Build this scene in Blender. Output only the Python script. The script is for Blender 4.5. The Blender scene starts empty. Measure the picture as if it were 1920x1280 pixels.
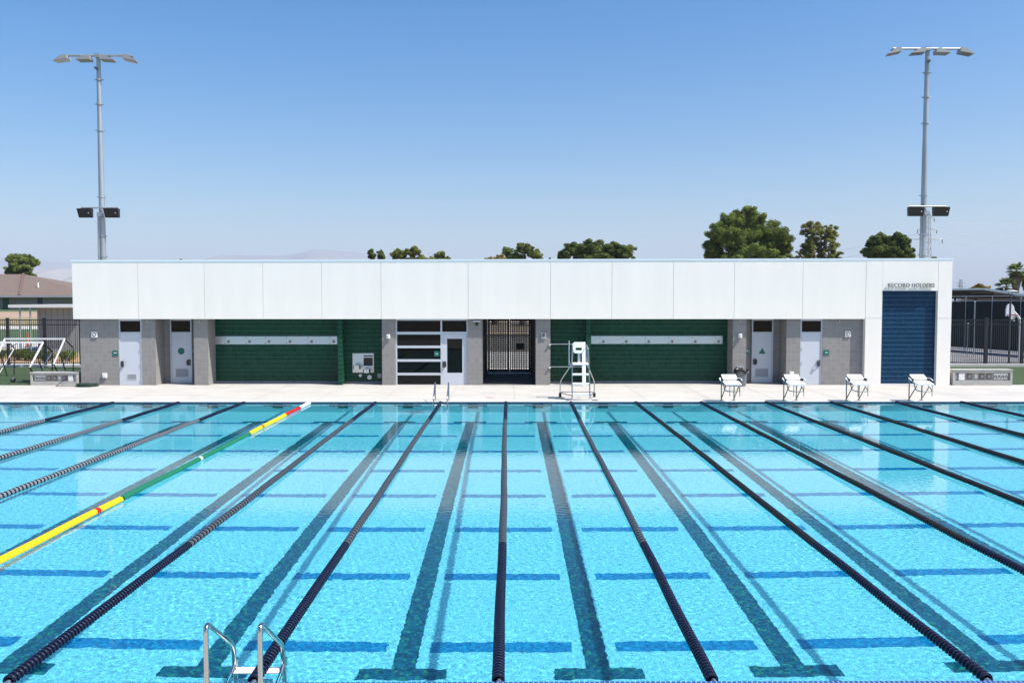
import bpy, bmesh, math, random
import numpy as np
from mathutils import Vector, Matrix, Euler
random.seed(7)
RNG = np.random.default_rng(11)
R = math.radians
scene = bpy.context.scene
C = scene.collection

# ------------------------------------------------------------------ camera, light, exposure
H, FPX, PITCH, YAW = 3.74, 1566.0, R(2.742), R(0.27)
cam_d = bpy.data.cameras.new('camera')
cam = bpy.data.objects.new('camera', cam_d)
C.objects.link(cam)
cam.location = (0, 0, H)
CAM_E = Euler((R(90) - PITCH, 0, -YAW))
cam.rotation_euler = CAM_E
cam_d.sensor_width = 36.0
cam_d.lens = 36.0 * FPX / 1920
cam_d.clip_start, cam_d.clip_end = 0.1, 60000
scene.camera = cam

SUN = Vector((0.66, -0.27, 1.0)).normalized()
SUN_EL = math.asin(SUN.z)
SUN_AZ = math.atan2(SUN.x, SUN.y)
world = bpy.data.worlds.new('World')
scene.world = world
world.use_nodes = True
wn = world.node_tree.nodes
sky = wn.new('ShaderNodeTexSky')
sky.sky_type = 'NISHITA'
sky.sun_disc = False
sky.sun_elevation = SUN_EL
sky.sun_rotation = SUN_AZ
sky.altitude = 0
sky.air_density = 1.0
sky.dust_density = 2.2
sky.ozone_density = 1.0
hs = wn.new('ShaderNodeHueSaturation')
hs.inputs['Saturation'].default_value = 1.65
world.node_tree.links.new(sky.outputs[0], hs.inputs['Color'])
tint = wn.new('ShaderNodeMix'); tint.data_type = 'RGBA'; tint.blend_type = 'MULTIPLY'; tint.inputs[0].default_value = 1
tint.inputs[7].default_value = (0.97, 1.01, 1.05, 1)
world.node_tree.links.new(hs.outputs[0], tint.inputs[6])
world.node_tree.links.new(tint.outputs[2], wn['Background'].inputs[0])
wn['Background'].inputs[1].default_value = 0.108

sl = bpy.data.lights.new('sun', 'SUN')
sl.energy = 5.0
sl.angle = R(0.53)
sl.color = (1.0, 0.965, 0.91)
sun = bpy.data.objects.new('sun', sl)
C.objects.link(sun)
sun.rotation_euler = SUN.to_track_quat('Z', 'Y').to_euler()
sun.location = SUN * 50
sl.cycles.is_caustics_light = True

scene.view_settings.view_transform = 'Standard'
scene.view_settings.look = 'None'
scene.view_settings.gamma = 1
scene.view_settings.exposure = 0.64
scene.cycles.max_bounces = 8
scene.cycles.transparent_max_bounces = 8
scene.cycles.use_denoising = True

HAZE = 1.05e-4
# ------------------------------------------------------------------ helpers
RM = CAM_E.to_matrix()
def P(px, py, Y):
    """World x, z of the point seen at photo pixel px, py at distance Y."""
    d = RM @ Vector((px - 960, -(py - 640), -FPX))
    t = Y / d.y
    return t * d.x, H + t * d.z
def X(px, Y, py=620): return P(px, py, Y)[0]
def Z(py, Y, px=960): return P(px, py, Y)[1]
def GY(py, z=0.0):
    d = RM @ Vector((0, -(py - 640), -FPX))
    return d.y * (z - H) / d.z

class MB:
    def __init__(self): self.v, self.f, self.m, self.s, self.cur, self.sm = [], [], [], [], 0, False
    def face(self, pts, mi=None):
        i = len(self.v); self.v += [tuple(p) for p in pts]
        self.f.append(tuple(range(i, i + len(pts)))); self.m.append(self.cur if mi is None else mi); self.s.append(False)
        return self
    def add(self, vs, fs, smooth=False):
        i = len(self.v); self.v += [tuple(p) for p in vs]
        for f in fs:
            self.f.append(tuple(i + k for k in f)); self.m.append(self.cur); self.s.append(smooth)
        return self
    def box(self, x0, x1, y0, y1, z0, z1):
        if x0 > x1: x0, x1 = x1, x0
        vs = [(x0,y0,z0),(x1,y0,z0),(x1,y1,z0),(x0,y1,z0),(x0,y0,z1),(x1,y0,z1),(x1,y1,z1),(x0,y1,z1)]
        return self.add(vs, [(0,3,2,1),(4,5,6,7),(0,1,5,4),(1,2,6,5),(2,3,7,6),(3,0,4,7)])
    def hexa(self, vs):
        return self.add(vs, [(0,3,2,1),(4,5,6,7),(0,1,5,4),(1,2,6,5),(2,3,7,6),(3,0,4,7)])
    def bar(self, a, b, w, h):
        a, b = Vector(a), Vector(b); d = (b - a).normalized()
        u = d.cross(Vector((0,0,1)))
        if u.length < 1e-4: u = Vector((1,0,0))
        u.normalize(); w2 = u.cross(d).normalized()
        vs = []
        for p in (a, b):
            for su, sv in ((-1,-1),(1,-1),(1,1),(-1,1)):
                vs.append(p + u*(su*w/2) + w2*(sv*h/2))
        return self.add(vs, [(0,3,2,1),(4,5,6,7),(0,1,5,4),(1,2,6,5),(2,3,7,6),(3,0,4,7)])
    def tube(self, pts, r, seg=10, caps=True):
        pts = [Vector(p) for p in pts]; n = len(pts)
        rs = r if isinstance(r, (list, tuple)) else [r]*n
        vs, fs = [], []
        t0 = (pts[1]-pts[0]).normalized()
        u = t0.cross(Vector((0,0,1)))
        if u.length < 1e-3: u = t0.cross(Vector((1,0,0)))
        u.normalize()
        for i, p in enumerate(pts):
            if i == 0: t = pts[1]-pts[0]
            elif i == n-1: t = pts[-1]-pts[-2]
            else: t = (pts[i+1]-p).normalized() + (p-pts[i-1]).normalized()
            t.normalize()
            u = (u - t*u.dot(t)).normalized(); w = t.cross(u)
            for k in range(seg):
                a = 2*math.pi*k/seg
                vs.append(p + (u*math.cos(a) + w*math.sin(a))*rs[i])
        for i in range(n-1):
            for k in range(seg):
                k2 = (k+1) % seg
                fs.append((i*seg+k, i*seg+k2, (i+1)*seg+k2, (i+1)*seg+k))
        self.add(vs, fs, True)
        if caps:
            self.add([vs[k] for k in range(seg)], [tuple(range(seg-1,-1,-1))])
            self.add([vs[(n-1)*seg+k] for k in range(seg)], [tuple(range(seg))])
        return self
    def disc(self, c, r, axis, th, seg=24):
        a = Vector(axis).normalized(); c = Vector(c)
        return self.tube([c - a*th/2, c + a*th/2], r, seg)
    def build(self, name, mat, parent=None, bevel=0.0):
        me = bpy.data.meshes.new(name)
        org = Vector(parent['_org']) if parent is not None else None
        v = np.array(self.v, dtype=float)
        if org is None:
            lo, hi = v.min(0), v.max(0)
            org = Vector(((lo[0]+hi[0])/2, (lo[1]+hi[1])/2, lo[2]))
        v = v - np.array(org)
        me.from_pydata([tuple(p) for p in v], [], self.f)
        for m in (mat if isinstance(mat, (list, tuple)) else [mat]): me.materials.append(m)
        me.polygons.foreach_set('material_index', self.m)
        me.polygons.foreach_set('use_smooth', self.s)
        me.update()
        o = bpy.data.objects.new(name, me); C.objects.link(o)
        if parent is not None:
            o.parent = parent
            top = parent
            if parent.type == 'EMPTY': pass
            o['_org'] = tuple(org)
        else:
            o.location = org; o['_org'] = tuple(org)
        if bevel:
            md = o.modifiers.new('bevel', 'BEVEL'); md.width = bevel; md.segments = 2; md.limit_method = 'ANGLE'
        return o

def arc(p0, c, p1, n=6):
    """Quadratic bend from p0 through control c to p1."""
    p0, c, p1 = Vector(p0), Vector(c), Vector(p1)
    return [p0*(1-t)**2 + c*2*t*(1-t) + p1*t*t for t in [i/n for i in range(n+1)]]
def bend(pts, r, n=5):
    """Polyline with rounded corners."""
    pts = [Vector(p) for p in pts]; out = [pts[0]]
    for i in range(1, len(pts)-1):
        a = (pts[i-1]-pts[i]); b = (pts[i+1]-pts[i])
        ra = min(r, a.length*0.49); rb = min(r, b.length*0.49)
        out += arc(pts[i]+a.normalized()*ra, pts[i], pts[i]+b.normalized()*rb, n)
    out.append(pts[-1]); return out

def tag(o, label=None, cat=None, group=None, kind=None):
    if label: o['label'] = label
    if cat: o['category'] = cat
    if group: o['group'] = group
    if kind: o['kind'] = kind
    return o
def thing(name, label, cat, loc, group=None):
    o = bpy.data.objects.new(name, None); C.objects.link(o)
    o.location = loc; o['_org'] = tuple(loc); o.empty_display_size = 0.2
    return tag(o, label, cat, group)
def copy_tree(o, loc=None, parent=None):
    c = o.copy(); C.objects.link(c)
    if parent is not None: c.parent = parent
    if loc is not None: c.location = loc
    for ch in list(o.children): copy_tree(ch, None, c)
    return c
def struct(o): o['kind'] = 'structure'; return o
def lit(*objs):
    for o in objs: o.cycles.is_caustics_receiver = True

# ------------------------------------------------------------------ materials
def new_mat(name):
    m = bpy.data.materials.new(name); m.use_nodes = True
    return m, m.node_tree.nodes, m.node_tree.links, m.node_tree.nodes['Principled BSDF']
def mat(name, col, rough=0.6, metal=0.0, var=0.0, scale=4.0, bump=0.0, bscale=40.0, spec=0.5, coat=0.0, stretch=(1,1,1)):
    m, n, l, b = new_mat(name)
    b.inputs['Base Color'].default_value = (*col, 1)
    b.inputs['Roughness'].default_value = rough
    b.inputs['Metallic'].default_value = metal
    b.inputs['Specular IOR Level'].default_value = spec
    b.inputs['Coat Weight'].default_value = coat
    if var or bump:
        g = n.new('ShaderNodeNewGeometry')
        mp = n.new('ShaderNodeMapping'); mp.inputs['Scale'].default_value = stretch
        l.new(g.outputs['Position'], mp.inputs['Vector'])
    if var:
        t = n.new('ShaderNodeTexNoise'); t.inputs['Scale'].default_value = scale; t.inputs['Detail'].default_value = 6
        t.inputs['Roughness'].default_value = 0.65
        l.new(mp.outputs[0], t.inputs['Vector'])
        r = n.new('ShaderNodeValToRGB')
        r.color_ramp.elements[0].position = 0.3; r.color_ramp.elements[1].position = 0.7
        r.color_ramp.elements[0].color = (*[c*(1-var) for c in col], 1)
        r.color_ramp.elements[1].color = (*[min(1, c*(1+var)) for c in col], 1)
        l.new(t.outputs['Fac'], r.inputs[0]); l.new(r.outputs[0], b.inputs['Base Color'])
    if bump:
        t2 = n.new('ShaderNodeTexNoise'); t2.inputs['Scale'].default_value = bscale; t2.inputs['Detail'].default_value = 4
        l.new(mp.outputs[0], t2.inputs['Vector'])
        bp = n.new('ShaderNodeBump'); bp.inputs['Strength'].default_value = bump; bp.inputs['Distance'].default_value = 0.01
        l.new(t2.outputs['Fac'], bp.inputs['Height']); l.new(bp.outputs[0], b.inputs['Normal'])
    return m
def brick_mat(name, c1, c2, mortar, w, h, offset, msize, rough, bump=0.3, var=0.0, spec=0.5, coord='wall', fleck=None):
    """Masonry or tile in world units. coord 'wall': (x+y, z); 'floor': (x, y)."""
    m, n, l, b = new_mat(name)
    g = n.new('ShaderNodeNewGeometry'); sp = n.new('ShaderNodeSeparateXYZ'); cb = n.new('ShaderNodeCombineXYZ')
    l.new(g.outputs['Position'], sp.inputs[0])
    if coord == 'wall':
        ad = n.new('ShaderNodeMath'); l.new(sp.outputs[0], ad.inputs[0]); l.new(sp.outputs[1], ad.inputs[1])
        l.new(ad.outputs[0], cb.inputs[0]); l.new(sp.outputs[2], cb.inputs[1])
    else:
        l.new(sp.outputs[0], cb.inputs[0]); l.new(sp.outputs[1], cb.inputs[1])
    t = n.new('ShaderNodeTexBrick')
    t.offset = offset; t.offset_frequency = 2; t.squash = 1
    t.inputs['Scale'].default_value = 1
    t.inputs['Brick Width'].default_value = w; t.inputs['Row Height'].default_value = h
    t.inputs['Mortar Size'].default_value = msize; t.inputs['Mortar Smooth'].default_value = 0.1
    t.inputs['Bias'].default_value = 0
    t.inputs['Color1'].default_value = (*c1, 1); t.inputs['Color2'].default_value = (*c2, 1); t.inputs['Mortar'].default_value = (*mortar, 1)
    l.new(cb.outputs[0], t.inputs['Vector'])
    out = t.outputs['Color']
    if var:
        nz = n.new('ShaderNodeTexNoise'); nz.inputs['Scale'].default_value = 6; nz.inputs['Detail'].default_value = 8; nz.inputs['Roughness'].default_value = 0.7
        l.new(g.outputs['Position'], nz.inputs['Vector'])
        mr = n.new('ShaderNodeMapRange'); mr.inputs[1].default_value = 0.25; mr.inputs[2].default_value = 0.75
        mr.inputs[3].default_value = 1-var; mr.inputs[4].default_value = 1+var
        l.new(nz.outputs['Fac'], mr.inputs[0])
        mx = n.new('ShaderNodeMix'); mx.data_type = 'RGBA'; mx.blend_type = 'MULTIPLY'; mx.inputs[0].default_value = 1
        l.new(out, mx.inputs[6]); l.new(mr.outputs[0], mx.inputs[7]); out = mx.outputs[2]
    l.new(out, b.inputs['Base Color'])
    b.inputs['Roughness'].default_value = rough; b.inputs['Specular IOR Level'].default_value = spec
    if bump:
        bp = n.new('ShaderNodeBump'); bp.invert = True; bp.inputs['Strength'].default_value = bump; bp.inputs['Distance'].default_value = 0.006
        l.new(t.outputs['Fac'], bp.inputs['Height']); l.new(bp.outputs[0], b.inputs['Normal'])
    return m

def tile_mat(name, c, rowc, colk, w, h, rough, spec):
    """Stacked vertical glazed tile: pale course lines and fainter vertical joints."""
    m, n, l, b = new_mat(name)
    g = n.new('ShaderNodeNewGeometry'); sp = n.new('ShaderNodeSeparateXYZ'); cb = n.new('ShaderNodeCombineXYZ'); ad = n.new('ShaderNodeMath')
    l.new(g.outputs['Position'], sp.inputs[0]); l.new(sp.outputs[0], ad.inputs[0]); l.new(sp.outputs[1], ad.inputs[1])
    l.new(ad.outputs[0], cb.inputs[0]); l.new(sp.outputs[2], cb.inputs[1])
    def br(bw, bh, a, a2, mo, ms):
        t = n.new('ShaderNodeTexBrick'); t.offset = 0; t.squash = 1; t.inputs['Scale'].default_value = 1; t.inputs['Bias'].default_value = 0
        t.inputs['Brick Width'].default_value = bw; t.inputs['Row Height'].default_value = bh; t.inputs['Mortar Size'].default_value = ms; t.inputs['Mortar Smooth'].default_value = 0.1
        for k_, c_ in (('Color1', a), ('Color2', a2), ('Mortar', mo)): t.inputs[k_].default_value = (*c_, 1)
        l.new(cb.outputs[0], t.inputs['Vector']); return t
    t1 = br(5000, h, c, c, rowc, 0.005)
    t2 = br(w, h, (0.88,)*3, (1.12,)*3, (colk,)*3, 0.004)
    mx = n.new('ShaderNodeMix'); mx.data_type = 'RGBA'; mx.blend_type = 'MULTIPLY'; mx.inputs[0].default_value = 1
    l.new(t1.outputs['Color'], mx.inputs[6]); l.new(t2.outputs['Color'], mx.inputs[7]); l.new(mx.outputs[2], b.inputs['Base Color'])
    nz = n.new('ShaderNodeTexNoise'); nz.inputs['Scale'].default_value = 3.0; nz.inputs['Detail'].default_value = 5; l.new(g.outputs['Position'], nz.inputs['Vector'])
    mr = n.new('ShaderNodeMapRange'); mr.inputs[1].default_value = 0.3; mr.inputs[2].default_value = 0.7; mr.inputs[3].default_value = rough - 0.08; mr.inputs[4].default_value = rough + 0.12
    l.new(nz.outputs['Fac'], mr.inputs[0]); l.new(mr.outputs[0], b.inputs['Roughness'])
    b.inputs['Specular IOR Level'].default_value = spec
    return m
M = {}
M['fascia'] = mat('fascia_panel', (0.80, 0.765, 0.70), 0.55, var=0.03, scale=1.6, stretch=(1, 1, 0.16))
M['backing'] = mat('fascia_backing', (0.6, 0.61, 0.61), 0.8)
M['coping'] = mat('roof_coping', (0.66, 0.73, 0.76), 0.5)
M['roof'] = mat('roof_membrane', (0.5, 0.5, 0.5), 0.8)
M['block'] = brick_mat('concrete_block', (0.248, 0.238, 0.228), (0.218, 0.21, 0.202), (0.285, 0.275, 0.265), 0.2, 0.2, 0.0, 0.006, 0.9, 0.5, 0.05)
M['soffit'] = mat('soffit', (0.35, 0.35, 0.35), 0.8)
M['green_tile'] = tile_mat('green_glazed_tile', (0.008, 0.048, 0.028), (0.045, 0.115, 0.078), 1.9, 0.067, 0.2, 0.28, 0.15)
M['blue_tile'] = tile_mat('blue_glazed_tile', (0.003, 0.027, 0.066), (0.045, 0.12, 0.19), 1.9, 0.067, 0.2, 0.28, 0.16)
M['door'] = mat('door_paint', (0.50, 0.53, 0.58), 0.45, var=0.02, scale=2)
M['doorframe'] = mat('door_frame_paint', (0.47, 0.50, 0.55), 0.45)
M['louver'] = mat('louver_paint', (0.30, 0.31, 0.33), 0.5)
M['alum'] = mat('storefront_aluminium', (0.55, 0.58, 0.62), 0.4, metal=0.3)
M['glass'] = mat('dark_window_glass', (0.002, 0.0025, 0.003), 0.03, spec=0.24)
M['steel'] = mat('brushed_steel', (0.62, 0.63, 0.64), 0.33, metal=0.95, var=0.06, scale=30, stretch=(1, 1, 12))
M['chrome'] = mat('polished_stainless_tube', (0.50, 0.48, 0.46), 0.14, metal=1.0)
M['galv'] = mat('galvanised_steel', (0.34, 0.38, 0.41), 0.45, metal=0.55, var=0.16, scale=1.3, stretch=(1, 1, 0.3))
M['black'] = mat('black_plastic', (0.012, 0.012, 0.013), 0.5)
M['blackmetal'] = mat('black_powder_coat', (0.014, 0.015, 0.018), 0.45)
M['darkgrey'] = mat('dark_grey', (0.06, 0.065, 0.07), 0.5)
M['white'] = mat('white_plastic', (0.8, 0.8, 0.79), 0.4)
M['offwhite'] = mat('offwhite_fixture', (0.68, 0.68, 0.66), 0.5)
M['signgreen'] = mat('green_sign_plastic', (0.006, 0.12, 0.09), 0.4)
M['deck'] = mat('deck_concrete', (0.42, 0.403, 0.372), 0.85, var=0.10, scale=0.7, bump=0.25, bscale=60)
M['copingdeck'] = mat('pool_coping_concrete', (0.55, 0.535, 0.505), 0.8, var=0.03, scale=2)
M['joint'] = mat('deck_joint', (0.27, 0.25, 0.22), 0.9)
M['concrete'] = mat('precast_concrete', (0.36, 0.355, 0.335), 0.85, var=0.14, scale=3, bump=0.3)
M['curb'] = mat('kerb_concrete', (0.42, 0.42, 0.40), 0.85, var=0.08, scale=2)
M['grass'] = mat('lawn', (0.026, 0.050, 0.009), 0.9, var=0.35, scale=5, bump=0.8, bscale=30)

# ------------------------------------------------------------------ the pool
YN, YFAR = 8.06, 31.2           # near and far pool edges
XL, XR = -24.5, 24.3
WZ = -0.08                      # water level
LANE, X0 = 2.44, -0.092
D0, D1 = 1.8, 2.25
def fz(y): return WZ - (D0 + (D1 - D0) * (y - YN) / (YFAR - YN))

def plaster_mat():
    m, n, l, b = new_mat('pool_plaster')
    g = n.new('ShaderNodeNewGeometry')
    t = n.new('ShaderNodeTexNoise'); t.inputs['Scale'].default_value = 42; t.inputs['Detail'].default_value = 5; t.inputs['Roughness'].default_value = 0.75
    l.new(g.outputs['Position'], t.inputs['Vector'])
    r = n.new('ShaderNodeValToRGB'); r.color_ramp.elements[0].position = 0.40; r.color_ramp.elements[1].position = 0.585
    r.color_ramp.elements[0].color = (0.30, 0.49, 0.56, 1); r.color_ramp.elements[1].color = (0.84, 0.92, 0.90, 1)  # pebble speckle, plus fine mottling of rippled light put into the colour
    l.new(t.outputs['Fac'], r.inputs[0]); l.new(r.outputs[0], b.inputs['Base Color'])
    b.inputs['Roughness'].default_value = 0.9
    return m
M['plaster'] = plaster_mat()
def mosaic(name, a, b_, c_):
    m, n, l, b = new_mat(name)
    g = n.new('ShaderNodeNewGeometry')
    v = n.new('ShaderNodeTexVoronoi'); v.inputs['Scale'].default_value = 24; v.inputs['Randomness'].default_value = 0.25
    l.new(g.outputs['Position'], v.inputs['Vector'])
    sp = n.new('ShaderNodeSeparateColor'); l.new(v.outputs['Color'], sp.inputs[0])
    r = n.new('ShaderNodeValToRGB'); r.color_ramp.interpolation = 'CONSTANT'
    e = r.color_ramp.elements; e[0].color = (*a, 1); e[1].position = 0.45; e[1].color = (*b_, 1)
    x = e.new(0.86); x.color = (*c_, 1)
    l.new(sp.outputs[0], r.inputs[0]); l.new(r.outputs[0], b.inputs['Base Color'])
    b.inputs['Roughness'].default_value = 0.5
    return m
M['dark_mosaic'] = mosaic('dark_lane_mosaic', (0.006, 0.070, 0.115), (0.012, 0.125, 0.185), (0.05, 0.23, 0.15))
M['blue_mosaic'] = mosaic('blue_line_mosaic', (0.008, 0.19, 0.40), (0.012, 0.26, 0.48), (0.025, 0.34, 0.56))
M['band'] = brick_mat('gutter_tile', (0.004, 0.016, 0.05), (0.006, 0.022, 0.07), (0.06, 0.09, 0.13), 0.05, 0.05, 0.0, 0.004, 0.3, 0.2)

def water_mat():
    m = bpy.data.materials.new('pool_water'); m.use_nodes = True
    n, l = m.node_tree.nodes, m.node_tree.links
    n.remove(n['Principled BSDF'])
    g = n.new('ShaderNodeBsdfRefraction'); g.inputs['IOR'].default_value = 1.333; g.inputs['Roughness'].default_value = 0.0
    g.inputs['Color'].default_value = (0.435, 0.865, 0.95, 1)     # water takes out the red
    gl = n.new('ShaderNodeBsdfGlossy'); gl.inputs['Roughness'].default_value = 0.0
    fr = n.new('ShaderNodeFresnel'); fr.inputs['IOR'].default_value = 1.333
    gp = n.new('ShaderNodeNewGeometry'); nz = n.new('ShaderNodeTexNoise'); nz.inputs['Scale'].default_value = 22; nz.inputs['Detail'].default_value = 2
    l.new(gp.outputs['Position'], nz.inputs['Vector'])
    bp = n.new('ShaderNodeBump'); bp.inputs['Strength'].default_value = 1.0; bp.inputs['Distance'].default_value = 0.0003
    l.new(nz.outputs['Fac'], bp.inputs['Height'])
    for q_ in (g, gl, fr): l.new(bp.outputs[0], q_.inputs['Normal'])
    mx = n.new('ShaderNodeMixShader'); l.new(fr.outputs[0], mx.inputs[0]); l.new(g.outputs[0], mx.inputs[1]); l.new(gl.outputs[0], mx.inputs[2])
    l.new(mx.outputs[0], n['Material Output'].inputs['Surface'])
    return m
M['water'] = water_mat()

b = MB()
b.add([(XL,YN,fz(YN)),(XR,YN,fz(YN)),(XR,YFAR,fz(YFAR)),(XL,YFAR,fz(YFAR))], [(0,1,2,3)])
pf = struct(b.build('pool_floor', M['plaster']))
b = MB()   # walls facing into the pool; real thickness behind them, lip flush with the deck edge
t = 0.3
for (x0, x1, y0, y1) in ((XL-t, XR+t, YFAR, YFAR+t), (XL-t, XR+t, YN-t, YN), (XL-t, XL, YN, YFAR), (XR, XR+t, YN, YFAR)):
    b.box(x0, x1, y0, y1, -3.0, -0.23)
pw = struct(b.build('pool_wall', M['plaster']))
b = MB()
for (x0, x1, y0, y1) in ((XL-t, XR+t, YFAR, YFAR+t), (XL-t, XR+t, YN-t, YN), (XL-t, XL, YN, YFAR), (XR, XR+t, YN, YFAR)):
    b.box(x0, x1, y0, y1, -0.23, -0.03)
band = struct(b.build('pool_gutter', M['band']))
# lane lines and cross lines as tile sheets on the floor
b, b2 = MB(), MB()
def sheet(bb, x0, x1, y0, y1, dz, n=1):
    for i in range(n):
        a0, a1 = y0 + (y1-y0)*i/n, y0 + (y1-y0)*(i+1)/n
        bb.face([(x0,a0,fz(a0)+dz),(x1,a0,fz(a0)+dz),(x1,a1,fz(a1)+dz),(x0,a1,fz(a1)+dz)])
for k in range(-10, 10):
    xc = X0 + LANE*(k+0.5)
    if not XL+0.6 < xc < XR-0.6: continue
    sheet(b, xc-0.15, xc+0.15, YN+2.20, YFAR-2.6, 0.005)
    sheet(b, xc-0.55, xc+0.55, YN+1.92, YN+2.20, 0.005)
    sheet(b, xc-0.55, xc+0.55, YFAR-2.6, YFAR-2.32, 0.005)
    b2.box(xc-0.19, xc+0.19, YFAR-0.012, YFAR-0.004, -1.35, -0.235)
    b2.box(xc-0.52, xc-0.194, YFAR-0.012, YFAR-0.004, -0.80, -0.42)
    b2.box(xc+0.194, xc+0.52, YFAR-0.012, YFAR-0.004, -0.80, -0.42)
ln = struct(b.build('pool_lane_lines', M['dark_mosaic']))
tg = struct(b2.build('pool_wall_targets', M['dark_mosaic']))
b = MB()
for k in range(-9, 10):
    xc = X0 + LANE*k
    for j in range(8):
        yc = 10.85 + 2.517*j
        sheet(b, xc-0.93, xc+0.93, yc-0.14, yc+0.14, 0.005)
cl = struct(b.build('pool_cross_lines', M['blue_mosaic']))
lit(pf, pw, band, ln, tg, cl)

def make_water():
    nx, ny = 1900, 860
    xs = np.linspace(XL-0.1, XR+0.1, nx); tt = np.linspace(0, 1, ny); ys = YN-0.1 + (YFAR-YN+0.2)*(0.68*tt + 0.32*tt*tt)
    gx, gy = np.meshgrid(xs, ys)
    z = np.zeros_like(gx)
    N = 64
    lam = np.exp(RNG.uniform(np.log(0.09), np.log(0.34), N))
    th = RNG.uniform(0, 2*np.pi, N)
    slope = WATER_SLOPE * np.sqrt(2.0/N) * (0.16/lam)**0.8
    for L_, a_, s_ in zip(lam, th, slope):
        k = 2*np.pi/L_
        z += s_/k * np.sin(k*(gx*np.cos(a_) + gy*np.sin(a_)) + RNG.uniform(0, 6.28))
    # calm and ruffled patches
    patch = np.ones_like(gx)
    for _ in range(7):
        L_ = RNG.uniform(4, 12); a_ = RNG.uniform(0, 6.28); k = 2*np.pi/L_
        patch += 0.11*np.sin(k*(gx*np.cos(a_)+gy*np.sin(a_)) + RNG.uniform(0, 6.28))
    z *= patch
    co = np.stack([gx, gy, z + WZ], -1).reshape(-1, 3)
    # the body of water below the surface: sides inside the pool walls, bottom under the floor
    xa, xb, ya, yb, zb = xs[0], xs[-1], ys[0], ys[-1], -3.2
    me = bpy.data.meshes.new('water')
    idx = (np.arange(ny-1)[:, None]*nx + np.arange(nx-1)[None, :]).ravel()
    q = np.stack([idx, idx+1, idx+nx+1, idx+nx], -1)
    rim = np.concatenate([np.arange(nx), np.arange(1, ny)*nx + nx-1, (ny-1)*nx + np.arange(nx-2, -1, -1), np.arange(ny-2, 0, -1)*nx])
    low = co[rim].copy(); low[:, 2] = zb
    k0, nr = len(co), len(rim)
    rn = np.roll(np.arange(nr), -1)
    side = np.stack([rim, k0 + np.arange(nr), k0 + rn, rim[rn]], -1)
    corner = [k0, k0 + nx-1, k0 + nx-1 + ny-1, k0 + nx-1 + ny-1 + nx-1]
    co = np.concatenate([co, low]); nt = len(q)
    q = np.concatenate([q, side, np.array([corner[::-1]])])
    sm = np.zeros(len(q), dtype=bool); sm[:nt] = True
    me.vertices.add(len(co)); me.vertices.foreach_set('co', co.ravel())
    me.loops.add(q.size); me.loops.foreach_set('vertex_index', q.ravel().astype(np.int32))
    me.polygons.add(len(q)); me.polygons.foreach_set('loop_start', np.arange(0, q.size, 4, dtype=np.int32))
    me.polygons.foreach_set('use_smooth', sm)
    me.update(calc_edges=True)
    me.materials.append(M['water'])
    o = bpy.data.objects.new('water', me); C.objects.link(o)
    o.cycles.is_caustics_caster = True
    return struct(o)
WATER_SLOPE = 0.0082
make_water()

# ------------------------------------------------------------------ deck and ground
YB, YF, YBACK = 37.3, 37.07, 44.5
b = MB()
def ring(bb, x0, x1, y0, y1, hx0, hx1, hy0, hy1, z):
    for (a, c, d, e) in ((x0, x1, y0, hy0), (x0, x1, hy1, y1), (x0, hx0, hy0, hy1), (hx1, x1, hy0, hy1)):
        bb.face([(a,d,z),(c,d,z),(c,e,z),(a,e,z)])
ground = MB()
GS = 24000
ring(ground, -GS, GS, -3000, 30000, XL-0.25, XR+0.25, YN-0.25, YFAR+0.25, -0.1)
M['ground'] = mat('dry_ground', (0.22, 0.18, 0.13), 0.95, var=0.2, scale=0.02)
struct(ground.build('ground', M['ground']))
LIP = 0.42
dk = MB()
for (a, c, d, e) in ((-33, 33, -6, YN-LIP), (-33, 33, YFAR+LIP, YB+0.02), (-33, XL-LIP, YN-LIP, YFAR+LIP), (XR+LIP, 33, YN-LIP, YFAR+LIP), (X(150,YB), X(1783,YB), YB+0.02, YBACK)):
    dk.box(a, c, d, e, -0.09, 0.0)
struct(dk.build('pool_deck', M['deck']))
cp = MB()
for (a, c, d, e) in ((XL-LIP, XR+LIP, YFAR, YFAR+LIP-0.004), (XL-LIP, XR+LIP, YN-LIP+0.004, YN), (XL-LIP, XL, YN, YFAR), (XR, XR+LIP, YN, YFAR)):
    cp.box(a, c, d, e, -0.03, 0.0)
struct(cp.build('pool_coping', M['copingdeck']))
et = MB(); et.face([(XL, YN-0.14, 0.004), (XR, YN-0.14, 0.004), (XR, YN-0.004, 0.004), (XL, YN-0.004, 0.004)])
M['edgetile'] = brick_mat('edge_tile', (0.012, 0.045, 0.19), (0.016, 0.06, 0.23), (0.25, 0.32, 0.40), 0.05, 0.15, 0.0, 0.006, 0.3, 0.2, coord='floor')
struct(et.build('pool_edge_tiles', M['edgetile']))
jt = MB()
for i in range(-12, 13):
    x = 0.25 + 2.5*i
    jt.face([(x-0.007, YFAR+LIP+0.03, 0.004), (x+0.007, YFAR+LIP+0.03, 0.004), (x+0.007, YB-0.01, 0.004), (x-0.007, YB-0.01, 0.004)])
jt.face([(-33, 34.4, 0.0045), (33, 34.4, 0.0045), (33, 34.412, 0.0045), (-33, 34.412, 0.0045)])
struct(jt.build('deck_joints', M['joint']))
lw = MB()
lw.box(-60, X(150,YB), YB+0.02, 47.5, -0.09, 0.01)
lw.box(X(1783,YB), 60, YB+0.02, 47.5, -0.09, 0.01)
struct(lw.build('lawn', M['grass']))
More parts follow.
